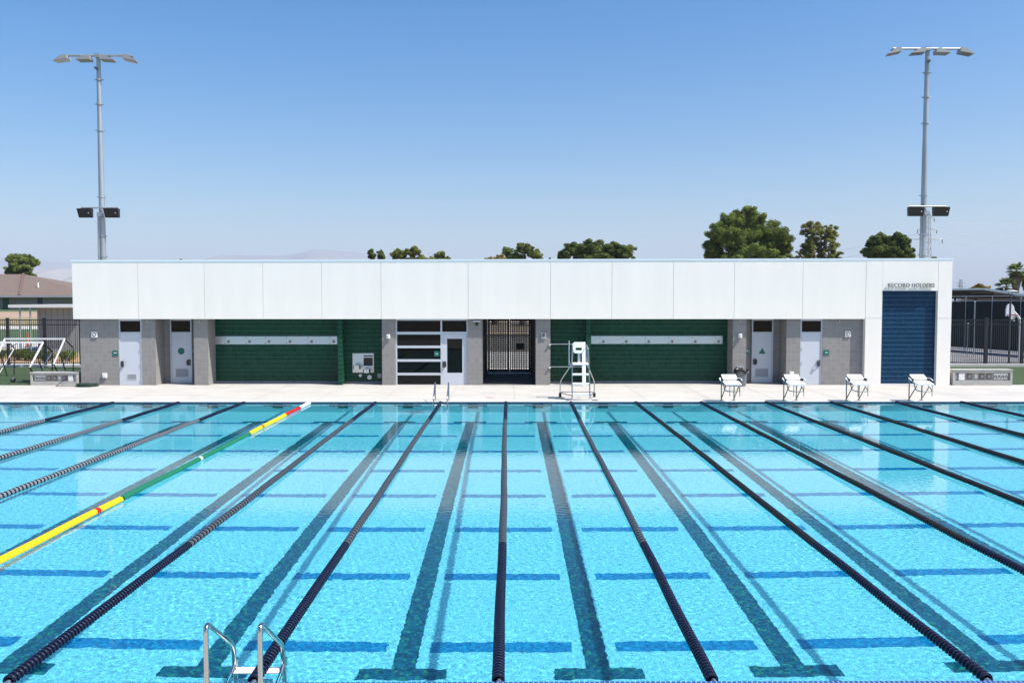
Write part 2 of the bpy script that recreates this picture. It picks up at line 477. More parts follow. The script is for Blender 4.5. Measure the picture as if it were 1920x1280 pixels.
# ------------------------------------------------------------------ the pool building
SOF = 2.965
def top_z(x): return 5.44 + (x + 19.4) / 39.2 * 0.09       # roofline rises slightly to the right
XLB = X(150, YB)
bld = thing('pool_building', 'long low pool house of grey block and green tile under a deep white fascia', 'building', (0.0, YB, 0.0))
XR_T0, XR_T1 = X(1622, YF), X(1783, YF)
YG, YD, YA, YGATE = 38.25, 38.3, 38.05, 43.3
bx = lambda px, Y=YB: X(px, Y)

def wallseg(name, x0, x1, y0, y1=YBACK - 0.2, z0=0.0, z1=SOF, m='block'):
    bb = MB(); bb.box(x0, x1, y0, y1, z0, z1); return bb.build(name, M[m], bld)
# block piers and walls along the front
wallseg('block_wall', bx(150), bx(222), YB)
wallseg('block_wall', bx(222), bx(265.5), YB + 0.16)
wallseg('block_pier', bx(265.5), bx(291), YB)
wallseg('recess_wall', bx(291), bx(363), YD)
wallseg('block_pier', bx(363), bx(389.5), YB)
wallseg('green_tile_wall', bx(389.5), bx(633), YG, m='green_tile')
wallseg('green_tile_pier', bx(633), bx(641), YB, m='green_tile')
wallseg('green_tile_wall', bx(641), bx(716), YA, m='green_tile')
wallseg('block_pier', bx(716), bx(741.5), YB)
wallseg('block_wall', bx(741.5), bx(877), YB + 0.5)
wallseg('block_pier', bx(877), bx(904.5), YB)
wallseg('block_pier', bx(1004.5), bx(1032), YB)
wallseg('green_tile_wall', bx(1032), bx(1099.5), YA, m='green_tile')
wallseg('green_tile_pier', bx(1099.5), bx(1107.5), YB, m='green_tile')
wallseg('green_tile_wall', bx(1107.5), bx(1374.5), YG, m='green_tile')
wallseg('block_pier', bx(1374.5), bx(1399.5), YB)
wallseg('recess_wall', bx(1399.5), bx(1475), YD)
wallseg('block_pier', bx(1475), bx(1501), YB)
wallseg('block_wall', bx(1501), bx(1542.5), YB + 0.16)
wallseg('block_wall', bx(1542.5), XR_T0 + 0.1, YB)
# curb at the foot of the tiled bays
M['curbgrey'] = mat('shower_kerb', (0.20, 0.21, 0.22), 0.7, var=0.1)
for a, c, yy in ((389.5, 633, YG), (641, 716, YA), (1032, 1099.5, YA), (1107.5, 1374.5, YG)):
    bb = MB(); bb.box(bx(a) + 0.003, bx(c) - 0.003, yy - 0.08, yy - 0.002, 0.001, 0.1); bb.build('shower_kerb', M['curbgrey'], bld)
# roof slab and soffit
bb = MB(); bb.box(bx(150), XR_T0 + 0.1, YF + 0.14, YBACK - 0.2, SOF, 5.3); bb.build('roof_slab', M['soffit'], bld)
bb = MB(); bb.box(X(137.5, YF), XR_T1, YF + 0.135, YBACK, 5.301, 5.36); bb.build('roof', M['roof'], bld)
# white fascia panels, each a separate sheet with an open joint
J = [137.5, 260.5, 384.5, 494, 604, 715, 878, 1032, 1147, 1262, 1376, 1504, 1622]
for a, c in zip(J[:-1], J[1:]):
    x0, x1 = X(a, YF) + 0.006, X(c, YF) - 0.006
    bb = MB()
    bb.hexa([(x0,YF,SOF-0.004),(x1,YF,SOF-0.004),(x1,YF+0.05,SOF-0.004),(x0,YF+0.05,SOF-0.004),
             (x0,YF,top_z(x0)),(x1,YF,top_z(x1)),(x1,YF+0.05,top_z(x1)),(x0,YF+0.05,top_z(x0))])
    bb.build('fascia_panel', M['fascia'], bld)
x0, x1 = X(137.5, YF) + 0.01, XR_T0 + 0.05
bb = MB(); bb.box(x0, x1, YF + 0.052, YF + 0.13, SOF - 0.002, 5.38); bb.build('fascia_backing', M['backing'], bld)
bb = MB(); bb.box(X(137.5, YF), X(137.5, YF) + 0.05, YF + 0.052, YBACK, SOF - 0.003, 5.40); bb.build('fascia_panel', M['fascia'], bld)
bb = MB(); bb.box(X(138.5, YF) + 0.05, bx(150), YF + 0.14, YBACK, SOF, 5.29); bb.build('soffit', M['soffit'], bld)
# coping cap
bb = MB(); x0, x1 = X(136.5, YF), XR_T1 + 0.03
for (za, zb, yy) in ((0.0, 0.05, YF - 0.008), (0.05, 0.12, YF - 0.016)):
    bb.hexa([(x0,yy,top_z(x0)+za),(x1,yy,top_z(x1)+za),(x1,YF+0.3,top_z(x1)+za),(x0,YF+0.3,top_z(x0)+za),
             (x0,yy,top_z(x0)+zb),(x1,yy,top_z(x1)+zb),(x1,YF+0.3,top_z(x1)+zb),(x0,YF+0.3,top_z(x0)+zb)])
bb.build('roof_coping', M['coping'], bld)
# white tower at the right end with the blue tiled niche
n0, n1 = X(1653, YF), X(1757, YF)
nz = Z(545, YF, 1700); zj = Z(596.5, YF, 1700)
for a, c in ((XR_T0, n0), (n1, XR_T1)):
    bb = MB(); bb.box(a + 0.006, c, YF - 0.004, YF + 0.6, 0, zj - 0.008); bb.build('tower_leg', M['fascia'], bld)
    bb = MB(); bb.box(a + 0.006, c, YF - 0.004, YF + 0.6, zj + 0.008, top_z(a)); bb.build('tower_leg', M['fascia'], bld)
    bb = MB(); bb.box(a + 0.02, c - 0.012, YF + 0.012, YF + 0.55, zj - 0.007, zj + 0.007); bb.build('tower_joint', M['backing'], bld)
bb = MB(); bb.box(n0 + 0.008, n1 - 0.008, YF - 0.004, YF + 0.6, nz, top_z(n0)); bb.build('tower_head', M['fascia'], bld)
bb = MB(); bb.box(n0 - 0.02, n1 + 0.02, YF + 0.19, YF + 0.5, 0.03, nz + 0.02); bb.build('blue_tile_panel', M['blue_tile'], bld)
bb = MB(); bb.box(n0, n1, YF + 0.1, YF + 0.189, 0.001, 0.06); bb.build('tower_sill', M['backing'], bld)
bb = MB(); bb.box(XR_T0 + 0.12, XR_T1 - 0.01, YF + 0.602, YBACK, 0, 5.3); bb.build('tower_body', M['fascia'], bld)

# doors
def door(px0, px1, Y, hinge_right, vent=None, shape=None, handle_py=682, head=623, base=722):
    x0, x1 = X(px0, Y), X(px1, Y)
    zt = Z(601.5, Y) if Y < 38 else Z(601, Y)
    zh = Z(head, Y)
    fr = 0.055
    fb = MB()
    fb.box(x0, x0 + fr, Y, Y + 0.12, 0, SOF - 0.004); fb.box(x1 - fr, x1, Y, Y + 0.12, 0, SOF - 0.004)
    fb.box(x0 + fr, x1 - fr, Y, Y + 0.12, zt, SOF - 0.004); fb.box(x0 + fr, x1 - fr, Y, Y + 0.12, zh - 0.035, zh + 0.02)
    frame = fb.build('door_frame', M['doorframe'], bld)
    g = MB(); g.box(x0 + fr, x1 - fr, Y + 0.05, Y + 0.1, zh + 0.02, zt); g.build('transom_pane', M['glass'], frame)
    d = MB(); d.box(x0 + fr + 0.006, x1 - fr - 0.006, Y + 0.025, Y + 0.09, 0.012, zh - 0.04)
    leaf = d.build('door', M['door'], bld)
    hx = x0 + fr + 0.07 if hinge_right else x1 - fr - 0.07
    hz = Z(handle_py, Y)
    h = MB(); h.box(hx - 0.06, hx + 0.06, Y - 0.012, Y + 0.024, hz - 0.13, hz + 0.13)
    sgn = 1 if hinge_right else -1
    h.cur = 1
    h.tube(bend([(hx + sgn*0.035, Y - 0.012, hz + 0.12), (hx + sgn*0.075, Y - 0.075, hz + 0.08), (hx + sgn*0.075, Y - 0.075, hz - 0.08), (hx + sgn*0.035, Y - 0.012, hz - 0.12)], 0.04), 0.028, 8)
    h.build('handle', [M['darkgrey'], M['black']], leaf)
    for zz in (0.25, 0.95, 1.6, zh - 0.3):
        k = MB(); kx = (x1 - fr - 0.012) if hinge_right else (x0 + fr + 0.012)
        k.tube([(kx, Y - 0.008, zz - 0.06), (kx, Y - 0.008, zz + 0.06)], 0.014, 8); k.build('hinge', M['steel'], leaf)
    if vent:
        a, c, d0, e = vent
        va, vc = X(a, Y), X(c, Y); z1, z0 = Z(d0, Y), Z(e, Y)
        v = MB(); v.box(va, vc, Y + 0.012, Y + 0.024, z0, z0 + 0.025); v.box(va, vc, Y + 0.012, Y + 0.024, z1 - 0.025, z1)
        v.box(va, va + 0.025, Y + 0.012, Y + 0.024, z0 + 0.025, z1 - 0.025); v.box(vc - 0.025, vc, Y + 0.012, Y + 0.024, z0 + 0.025, z1 - 0.025)
        nlv = 9
        for i in range(nlv):
            zz = z0 + 0.03 + (z1 - z0 - 0.06) * i / nlv
            v.face([(va + 0.025, Y + 0.014, zz), (vc - 0.025, Y + 0.014, zz), (vc - 0.025, Y + 0.0245, zz + (z1 - z0 - 0.06)/nlv*1.1), (va + 0.025, Y + 0.0245, zz + (z1 - z0 - 0.06)/nlv*1.1)], 1)
        v.build('vent', [M['door'] if Y < 38 else M['louver'], M['louver']], leaf)
    if shape:
        s = MB()
        cx = (x0 + x1)/2; cz = Z(658, Y)
        if shape == 'circle': s.disc((cx, Y + 0.02, cz), 0.152, (0, 1, 0), 0.01, 32)
        else:
            tri = [(cx - 0.16, cz - 0.13), (cx + 0.16, cz - 0.13), (cx, cz + 0.15)]
            s.add([(a, Y + 0.015, c) for a, c in tri] + [(a, Y + 0.0245, c) for a, c in tri], [(0,1,2),(5,4,3),(0,3,4,1),(1,4,5,2),(2,5,3,0)])
        o = s.build('restroom_symbol', M['signgreen'], leaf)
        o['label'] = 'dark green round restroom symbol' if shape == 'circle' else 'dark green triangular restroom symbol'
    return leaf
door(222.5, 265.5, YB + 0.02, True, (236, 254.5, 700.5, 711.5))
door(318.5, 359, YD - 0.13, False, (328, 351.5, 691, 706.5), 'circle', 679)
door(1410, 1450, YD - 0.13, True, (1417.5, 1441.5, 691, 706.5), 'triangle', 678)
door(1501, 1542, YB + 0.02, False, None, None, 681)

# storefront: five stacked panes and a glazed door with its transom
ys = YB + 0.06
fb = MB()
sx0, sx1, sm, = bx(741.5), bx(877), bx(827.2)
fb.box(sx0, sx0 + 0.06, ys, ys + 0.12, 0, SOF - 0.004); fb.box(sm - 0.035, sm + 0.035, ys, ys + 0.12, 0, SOF - 0.004); fb.box(sx1 - 0.055, sx1, ys, ys + 0.12, 0, SOF - 0.004)
fb.box(sx0 + 0.06, sm - 0.035, ys, ys + 0.12, Z(601, YB), SOF - 0.004); fb.box(sm + 0.035, sx1 - 0.055, ys, ys + 0.12, Z(601, YB), SOF - 0.004)
rows = [(601, 622), (627, 648), (652.5, 673.5), (678, 699), (703.5, 721)]
for (a, c) in zip(rows[:-1], rows[1:]):
    fb.box(sx0 + 0.06, sm - 0.035, ys, ys + 0.12, Z(c[0], YB), Z(a[1], YB))
fb.box(sx0 + 0.06, sm - 0.035, ys, ys + 0.12, 0.0, Z(721, YB))
fb.box(sm + 0.035, sx1 - 0.055, ys, ys + 0.12, Z(625, YB), Z(622, YB))
sf = fb.build('storefront_frame', M['alum'], bld)
for (a, c) in rows:
    g = MB(); g.box(sx0 + 0.06, sm - 0.035, ys + 0.05, ys + 0.075, Z(c, YB), Z(a, YB)); g.build('window_pane', M['glass'], sf)
g = MB(); g.box(sm + 0.035, sx1 - 0.055, ys + 0.05, ys + 0.075, Z(622, YB), Z(601, YB)); g.build('transom_pane', M['glass'], sf)
d = MB(); a0, a1 = sm + 0.04, sx1 - 0.06; zt = Z(625.5, YB)
p0, p1, q1, q0 = bx(838), bx(866.5), Z(635, YB), Z(699, YB)
for q in ((a0, p0, 0.012, zt), (p1, a1, 0.012, zt), (p0, p1, 0.012, q0), (p0, p1, q1, zt)): d.box(q[0], q[1], ys + 0.02, ys + 0.08, q[2], q[3])
gd = d.build('glazed_door', M['door'], bld)
g = MB(); g.box(p0, p1, ys + 0.04, ys + 0.06, q0, q1); g.build('door_pane', M['glass'], gd)
h = MB(); hx, hz = bx(832), Z(683, YB)
h.box(hx - 0.06, hx + 0.06, ys - 0.02, ys + 0.018, hz - 0.13, hz + 0.13); h.cur = 1
h.tube(bend([(hx + 0.03, ys - 0.02, hz + 0.12), (hx + 0.08, ys - 0.08, hz + 0.08), (hx + 0.08, ys - 0.08, hz - 0.08), (hx + 0.03, ys - 0.02, hz - 0.12)], 0.04), 0.028, 8)
h.build('handle', [M['darkgrey'], M['black']], gd)
for zz in (0.25, 0.95, 1.6, 2.15):
    k = MB(); k.tube([(a1 + 0.01, ys - 0.012, zz - 0.06), (a1 + 0.01, ys - 0.012, zz + 0.06)], 0.014, 8); k.build('hinge', M['steel'], gd)

# breezeway: passage lined and floored in dark colours, with a pair of mesh gates at its far end
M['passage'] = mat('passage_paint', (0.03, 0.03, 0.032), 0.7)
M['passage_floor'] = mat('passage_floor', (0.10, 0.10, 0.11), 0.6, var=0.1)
gx0, gx1 = bx(904.5), bx(1004.5)
bb = MB(); bb.box(gx0, gx0 + 0.02, YB + 0.22, YBACK - 0.3, 0.003, SOF - 0.003); bb.box(gx1 - 0.02, gx1, YB + 0.22, YBACK - 0.3, 0.003, SOF - 0.003)
bb.box(gx0 + 0.02, gx1 - 0.02, YB + 0.22, YBACK - 0.3, SOF - 0.03, SOF - 0.003); bb.build('passage_lining', M['passage'], bld)
bb = MB(); bb.box(gx0 + 0.02, gx1 - 0.02, YB + 0.05, YBACK - 0.21, 0.002, 0.008); bb.build('passage_floor', M['passage_floor'], bld)
gate = thing('mesh_gate', 'black double gate of square mesh closing the dark passage through the building', 'gate', ((gx0+gx1)/2, YGATE, 0.0))
ztop = Z(597, YGATE); zb = Z(697, YGATE)
fb = MB()
gl, gr_, gm = gx0 + 0.03, gx1 - 0.03, X(955.5, YGATE)
fb.box(gl, X(914, YGATE), YGATE, YGATE + 0.08, 0.01, SOF - 0.04); fb.box(X(997, YGATE), gr_, YGATE, YGATE + 0.08, 0.01, SOF - 0.04)
fb.box(gl, gr_, YGATE, YGATE + 0.08, SOF - 0.04, SOF - 0.031); fb.build('gate_frame', M['blackmetal'], gate)
for (a, c, e, f) in ((914.5, 955, 918.5, 951), (956, 996.5, 958, 991)):
    q = MB(); x0, x1, i0, i1 = X(a, YGATE), X(c, YGATE), X(e, YGATE), X(f, YGATE)
    z0, z1 = 0.06, SOF - 0.05; w0, w1 = Z(692, YGATE), Z(602, YGATE)
    w1 = min(w1, z1 - 0.06)
    q.box(x0, i0, YGATE + 0.01, YGATE + 0.06, z0, z1); q.box(i1, x1, YGATE + 0.01, YGATE + 0.06, z0, z1)
    q.box(i0, i1, YGATE + 0.01, YGATE + 0.06, z0, w0); q.box(i0, i1, YGATE + 0.01, YGATE + 0.06, w1, z1)
    leaf = q.build('gate_leaf', M['blackmetal'], gate)
    g = MB(); nx, nz_ = 10, 26
    for i in range(1, nx):
        xx = i0 + (i1 - i0)*i/nx; g.box(xx - 0.026, xx + 0.026, YGATE + 0.03, YGATE + 0.04, w0, w1)
    for i in range(1, nz_):
        zz = w0 + (w1 - w0)*i/nz_; g.box(i0, i1, YGATE + 0.0405, YGATE + 0.05, zz - 0.026, zz + 0.026)
    g.build('mesh_panel', M['blackmetal'], leaf)
    hh = MB(); xx = X(916.5 if a < 930 else 994.5, YGATE); hh.tube([(xx, YGATE - 0.02, 0.3), (xx, YGATE - 0.02, 2.7)], 0.02, 8); hh.build('hinge_rod', M['steel'], leaf)
s = MB(); s.box(X(967, YGATE), X(983, YGATE), YGATE - 0.012, YGATE + 0.009, Z(655.5, YGATE), Z(644.5, YGATE))
tag(s.build('gate_sign', M['black']), 'small black rectangular sign on the right leaf of the mesh gate', 'sign')

# lettering on the tower
def text_mesh(name, body, size, depth, x0, y, z, width, m, label, cat):
    cu = bpy.data.curves.new(name, 'FONT'); cu.body = body; cu.size = size; cu.extrude = depth/2; cu.offset = 0.003; cu.space_character = 1.12
    ob = bpy.data.objects.new(name, cu); C.objects.link(ob)
    bpy.context.view_layer.update()
    me = bpy.data.meshes.new_from_object(ob.evaluated_get(bpy.context.evaluated_depsgraph_get()))
    bpy.data.objects.remove(ob); bpy.data.curves.remove(cu)
    v = np.empty(len(me.vertices)*3); me.vertices.foreach_get('co', v); v = v.reshape(-1, 3)
    w = v[:,0].max() - v[:,0].min()
    out = np.stack([(v[:,0]-v[:,0].min())*width/w, v[:,2], v[:,1]], -1)
    me.vertices.foreach_set('co', out.ravel()); me.update(); me.materials.clear(); me.materials.append(m)
    o = bpy.data.objects.new(name, me); C.objects.link(o); o.location = (x0, y, z)
    return tag(o, label, cat)
M['letter'] = mat('letter_metal', (0.22, 0.24, 0.26), 0.5, metal=0.3)
lx0, lx1 = X(1662, YF), X(1748.5, YF)
sg = thing('sign_lettering', 'raised metal letters reading RECORD HOLDERS above the blue tile niche', 'sign', (lx0, YF, Z(538.6, YF, 1700)))
wl = lx1 - lx0
for wd, f0, f1 in (('RECORD', 0.0, 0.465), ('HOLDERS', 0.515, 1.0)):
    o = text_mesh('lettering', wd, 0.25, 0.05, 0, 0, 0, wl*(f1-f0), M['letter'], None, None)
    o.parent = sg; o.location = (wl*f0, -0.075, 0)

# things fixed to the walls
def wall_box(name, label, cat, px, py, w, h, Y, depth, m, mats=None, group=None, extra=None):
    cx, cz = X(px, Y), Z(py, Y)
    t_ = thing(name, label, cat, (cx, Y, cz), group)
    q = MB(); q.box(cx - w/2, cx + w/2, Y - depth, Y - 0.001, cz - h/2, cz + h/2)
    q.build('housing' if extra else 'plate', m, t_, bevel=min(0.012, depth*0.3))
    if extra: extra(t_, cx, cz)
    return t_
def round_grille(Y, d, m):
    def f(t_, cx, cz):
        q = MB(); q.disc((cx, Y - d - 0.006, cz), 0.075, (0,1,0), 0.014, 24); g = q.build('grille', M['darkgrey'], t_)
        q = MB(); q.disc((cx, Y - d - 0.016, cz), 0.045, (0,1,0), 0.008, 20); q.build('grille_hub', M['offwhite'], t_)
    return f
wall_box('wall_speaker', 'square white wall speaker on grey block left of the leftmost door', 'speaker', 177.5, 627, 0.26, 0.26, YB, 0.05, M['offwhite'], extra=round_grille(YB, 0.05, 0), group='square speakers on the block walls')
wall_box('wall_speaker', 'square white wall speaker on grey block beside the white tower', 'speaker', 1589.5, 626, 0.26, 0.26, YB, 0.05, M['offwhite'], extra=round_grille(YB, 0.05, 0), group='square speakers on the block walls')
def dash(Y, d, w=0.10, dz=0.0):
    def f(t_, cx, cz):
        q = MB(); q.box(cx - w/2, cx + w/2, Y - d - 0.004, Y - d - 0.0005, cz + dz - 0.013, cz + dz + 0.013); q.build('lettering', M['white'], t_)
    return f
def picto(Y, d):
    def f(t_, cx, cz):
        q = MB(); yy = Y - d - 0.002
        q.disc((cx - 0.05, yy, cz + 0.07), 0.02, (0,1,0), 0.003, 12)
        q.box(cx - 0.07, cx - 0.03, yy - 0.0015, yy + 0.0015, cz - 0.03, cz + 0.045)
        q.disc((cx + 0.05, yy, cz + 0.07), 0.018, (0,1,0), 0.003, 12)
        q.box(cx + 0.03, cx + 0.06, yy - 0.0015, yy + 0.0015, cz - 0.02, cz + 0.045)
        q.tube([(cx + 0.045 + 0.045*math.cos(a), yy, cz - 0.035 + 0.045*math.sin(a)) for a in [math.pi*0.6 + i*0.4 for i in range(12)]], 0.006, 6)
        q.build('pictogram', M['white'], t_)
    return f
wall_box('door_sign', 'square green sign on grey block left of the leftmost door', 'sign', 215.5, 662, 0.25, 0.25, YB, 0.02, M['signgreen'], extra=dash(YB, 0.02, 0.13, 0.02), group='green door signs')
wall_box('door_sign', 'green sign half hidden in the recess beside the door with a round symbol', 'sign', 363.5, 659, 0.22, 0.25, YD, 0.02, M['signgreen'], extra=picto(YD, 0.02), group='green door signs')
wall_box('door_sign', 'green sign with white pictograms left of the door with a triangle symbol', 'sign', 1403, 658.5, 0.22, 0.25, YD, 0.02, M['signgreen'], extra=picto(YD, 0.02), group='green door signs')
wall_box('door_sign', 'square green sign on grey block right of the rightmost door', 'sign', 1550, 661, 0.25, 0.25, YB, 0.02, M['signgreen'], extra=dash(YB, 0.02, 0.11), group='green door signs')
wall_box('window_sign', 'square teal sign on the middle pane of the storefront window', 'sign', 819, 663, 0.24, 0.24, ys + 0.05, 0.012, M['signgreen'], extra=dash(ys + 0.05, 0.012, 0.10), group='green door signs')
def cover(t_, cx, cz):
    q = MB(); q.box(cx - 0.06, cx + 0.06, t_.location.y - 0.085, t_.location.y - 0.0705, cz - 0.07, cz + 0.03); q.build('flap', M['offwhite'], t_)
for px, py, lab in ((195, 703.5, 'pale weatherproof outlet cover low on grey block left of the leftmost door'), (1485, 701, 'pale weatherproof outlet cover low on the block pier left of the rightmost door')):
    wall_box('outlet_cover', lab, 'outlet', px, py, 0.2, 0.22, YB, 0.07, M['offwhite'], extra=cover, group='outlet covers on the block walls')
wall_box('outlet_plate', 'grey plate low on the green tile right of the drinking fountain', 'outlet', 711, 704, 0.19, 0.2, YA, 0.03, M['louver'])
def lens(t_, cx, cz):
    q = MB(); q.box(cx - 0.03, cx + 0.03, t_.location.y - 0.155, t_.location.y - 0.141, cz - 0.07, cz + 0.06); q.build('lens', M['backing'], t_)
for px, py, lab in ((728.5, 630.5, 'white emergency light on the block pier left of the storefront window'), (1387, 629.5, 'white emergency light on the block pier above the trash can')):
    wall_box('emergency_light', lab, 'light', px, py, 0.15, 0.19, YB, 0.14, M['offwhite'], extra=lens, group='white emergency lights')
def tiny(px, lab):
    cx, cz = X(px, YB), Z(602.5, YB)
    t_ = thing('strobe_light', lab, 'light', (cx, YB, cz), 'small round lights under the fascia')
    q = MB(); q.disc((cx, YB - 0.015, cz), 0.035, (0,1,0), 0.028, 16); q.build('base', M['darkgrey'], t_)
    q = MB(); q.disc((cx, YB - 0.045, cz), 0.022, (0,1,0), 0.03, 12); q.build('lens', M['white'], t_)
tiny(277, 'small round light under the fascia on the pier right of the leftmost door')
tiny(374.5, 'small round light under the fascia on the pier left of the long left shower bay')
tiny(1386.5, 'small round light under the fascia on the pier above the trash can')
tiny(1572.5, 'small round light under the fascia on the block wall beside the tower')
cx, cz = X(894, YB), Z(604, YB)
t_ = thing('security_camera', 'dark dome camera on a white bracket beside the passage', 'camera', (cx, YB, cz))
q = MB(); q.box(cx - 0.16, cx + 0.16, YB - 0.16, YB - 0.001, cz + 0.02, cz + 0.06); q.build('bracket', M['white'], t_)
q = MB(); q.tube([(cx, YB - 0.09, cz + 0.02), (cx, YB - 0.09, cz - 0.08), (cx, YB - 0.09, cz - 0.16)], [0.055, 0.07, 0.025], 14); q.build('dome', M['black'], t_)
def bell(t_, cx, cz):
    q = MB(); q.box(cx - 0.05, cx + 0.06, YB - 0.09, YB - 0.061, cz - 0.05, cz + 0.08); q.build('horn', M['darkgrey'], t_)
    q = MB(); q.box(cx - 0.12, cx + 0.12, YB - 0.05, YB - 0.002, cz - 0.16, cz - 0.125); q.build('lip', M['offwhite'], t_)
wall_box('alarm_horn', 'square dark alarm horn on the block pier right of the passage', 'alarm', 1019, 628, 0.23, 0.24, YB, 0.06, M['louver'], extra=bell)
def sockets(t_, cx, cz):
    for s in (-1, 1):
        q = MB(); q.disc((cx + s*0.062, YB - 0.12, cz), 0.036, (0,1,0), 0.02, 16); q.build('socket', M['black'], t_)
wall_box('outlet_box', 'steel double outlet box on the block pier just above the trash can', 'outlet', 1388, 690, 0.30, 0.16, YB, 0.11, M['steel'], extra=sockets)

# shower panels: long steel strips with six push buttons
def shower_panel(px0, px1, py0, py1, knobs, label):
    x0, x1, z1, z0 = X(px0, YG), X(px1, YG), Z(py0, YG), Z(py1, YG)
    t_ = thing('shower_panel', label, 'shower', ((x0+x1)/2, YG, z0), 'steel shower panels in the green tiled bays')
    q = MB(); q.box(x0, x1, YG - 0.05, YG - 0.001, z0, z1); q.build('panel', M['steel'], t_)
    for kx in knobs:
        xx, zz = X(kx, YG - 0.05), Z(640.2, YG - 0.05)
        q = MB(); q.tube([(xx, YG - 0.051, zz), (xx, YG - 0.075, zz), (xx, YG - 0.11, zz)], [0.075, 0.07, 0.05], 18); kn = q.build('push_button', M['chrome'], t_)
        q = MB(); q.disc((xx, YG - 0.115, zz - 0.005), 0.032, (0,1,0), 0.01, 14); q.build('button_cap', M['darkgrey'], kn)
        for pz in (632.8, 642.8):
            q = MB(); xo = X(kx - 6.5, YG - 0.05); q.disc((xo, YG - 0.056, Z(pz, YG)), 0.022, (0,1,0), 0.012, 10); q.build('screw', M['darkgrey'], t_)
shower_panel(403.8, 632.5, 630.2, 645.2, (428, 467.5, 504, 543.5, 584, 625), 'long steel shower panel with six buttons in the left green bay')
shower_panel(1108.2, 1354.5, 629.8, 644.4, (1131.5, 1174.5, 1216.5, 1260.5, 1304, 1347.5), 'long steel shower panel with six buttons in the right green bay')
# drinking fountain
fx0, fx1, fz1, fz0 = X(660.8, YA), X(700.5, YA), Z(662, YA), Z(698, YA)
t_ = thing('drinking_fountain', 'steel drinking fountain with two spouts and a black bottle filler on green tile', 'drinking fountain', ((fx0+fx1)/2, YA, fz0))
q = MB(); q.box(fx0, fx1, YA - 0.04, YA - 0.001, fz0, fz1); q.build('back_panel', M['steel'], t_)
bx0, bx1 = X(681.5, YA), X(698.8, YA)
q = MB(); q.box(bx0, bx1, YA - 0.052, YA - 0.0405, Z(685.3, YA), Z(670, YA)); fil = q.build('bottle_filler', M['black'], t_)
q = MB(); q.box(bx0, bx1, YA - 0.05, YA - 0.0405, Z(668, YA), Z(665.7, YA)); q.build('display_strip', M['black'], t_)
for kx, ky in ((671.3, 688), (689.5, 695)):
    cx, zt = X(kx, YA), Z(ky - 4.5, YA)
    q = MB(); q.hexa([(cx-0.11,YA-0.45,zt-0.17),(cx+0.11,YA-0.45,zt-0.17),(cx+0.13,YA-0.041,zt-0.17),(cx-0.13,YA-0.041,zt-0.17),
                      (cx-0.11,YA-0.45,zt),(cx+0.11,YA-0.45,zt),(cx+0.13,YA-0.041,zt),(cx-0.13,YA-0.041,zt)])
    ba = q.build('basin', M['steel'], t_)
    for s in (-1, 1):
        q = MB(); q.box(cx + s*0.115 - (0 if s > 0 else 0.035), cx + s*0.115 + (0.035 if s > 0 else 0), YA - 0.45, YA - 0.3, zt - 0.17, zt - 0.002); q.build('push_bar', M['black'], ba)
    q = MB(); q.tube(bend([(cx + 0.02, YA - 0.3, zt), (cx + 0.02, YA - 0.3, zt + 0.07), (cx - 0.03, YA - 0.36, zt + 0.08)], 0.03), 0.013, 8); q.build('spout', M['chrome'], ba)
    q = MB(); q.disc((cx, YA - 0.453, zt - 0.06), 0.02, (0,1,0), 0.006, 12); q.build('button', M['darkgrey'], ba)
for kx, ky, rr, lab in ((675, 703.5, 0.068, 'small round white cleanout cap under the drinking fountain'), (692.2, 707, 0.105, 'large round white cleanout cap under the drinking fountain')):
    t_ = thing('cleanout_cap', lab, 'pipe cap', (X(kx, YA), YA, Z(ky, YA)), 'round caps below the fountain')
    q = MB(); q.disc((X(kx, YA), YA - 0.012, Z(ky, YA)), rr, (0,1,0), 0.022, 28); cc = q.build('cap', M['offwhite'], t_)
    q = MB(); q.disc((X(kx, YA), YA - 0.026, Z(ky, YA)), rr*0.3, (0,1,0), 0.006, 16); q.build('centre_screw', M['backing'], t_)

# ------------------------------------------------------------------ lane ropes
PITCHD, RR = 0.066, 0.066
def rope_mesh(name, y0, y1, kinds, seg=14):
    """Wave-eating discs on a cable along Y; kinds(i) gives the material slot of disc i."""
    prof = [(0.0, 0.042), (0.006, RR), (0.022, RR), (0.030, 0.042)]
    n = int((y1 - y0) / PITCHD)
    cs = [(math.cos(2*math.pi*k/seg), math.sin(2*math.pi*k/seg)) for k in range(seg)]
    q = MB(); q.v = []
    prev = None
    for i in range(n):
        yb = y0 + i*PITCHD
        q.cur = kinds(i)
        base = len(q.v)
        for (dy, r) in prof:
            for (c, s) in cs: q.v.append((c*r, yb + dy, max(s*r, -0.026)))
        for j in range(3):
            for k in range(seg):
                k2 = (k+1) % seg
                q.f.append((base+j*seg+k, base+j*seg+k2, base+(j+1)*seg+k2, base+(j+1)*seg+k)); q.m.append(q.cur); q.s.append(j == 1)
        if prev is not None:
            for k in range(seg):
                k2 = (k+1) % seg
                q.f.append((prev+3*seg+k, prev+3*seg+k2, base+k2, base+k)); q.m.append(2 if q.cur == 0 else q.cur); q.s.append(False)
        prev = base
    return q
M['navy'] = mat('navy_float', (0.004, 0.008, 0.032), 0.35)
M['floatblack'] = mat('black_float', (0.012, 0.013, 0.016), 0.4)
M['floatgrey'] = mat('pale_grey_float', (0.23, 0.26, 0.30), 0.4)
M['floatdim'] = mat('dim_grey_float', (0.10, 0.12, 0.155), 0.4)
M['yellow'] = mat('yellow_float', (0.85, 0.56, 0.012), 0.4)
M['green'] = mat('green_float', (0.014, 0.20, 0.11), 0.4)
M['red'] = mat('red_float', (0.55, 0.012, 0.02), 0.4)
def add_part(q, name, mats, par):
    return q.build(name, mats, par)
RY0, RY1 = YN + 0.12, YFAR - 0.08
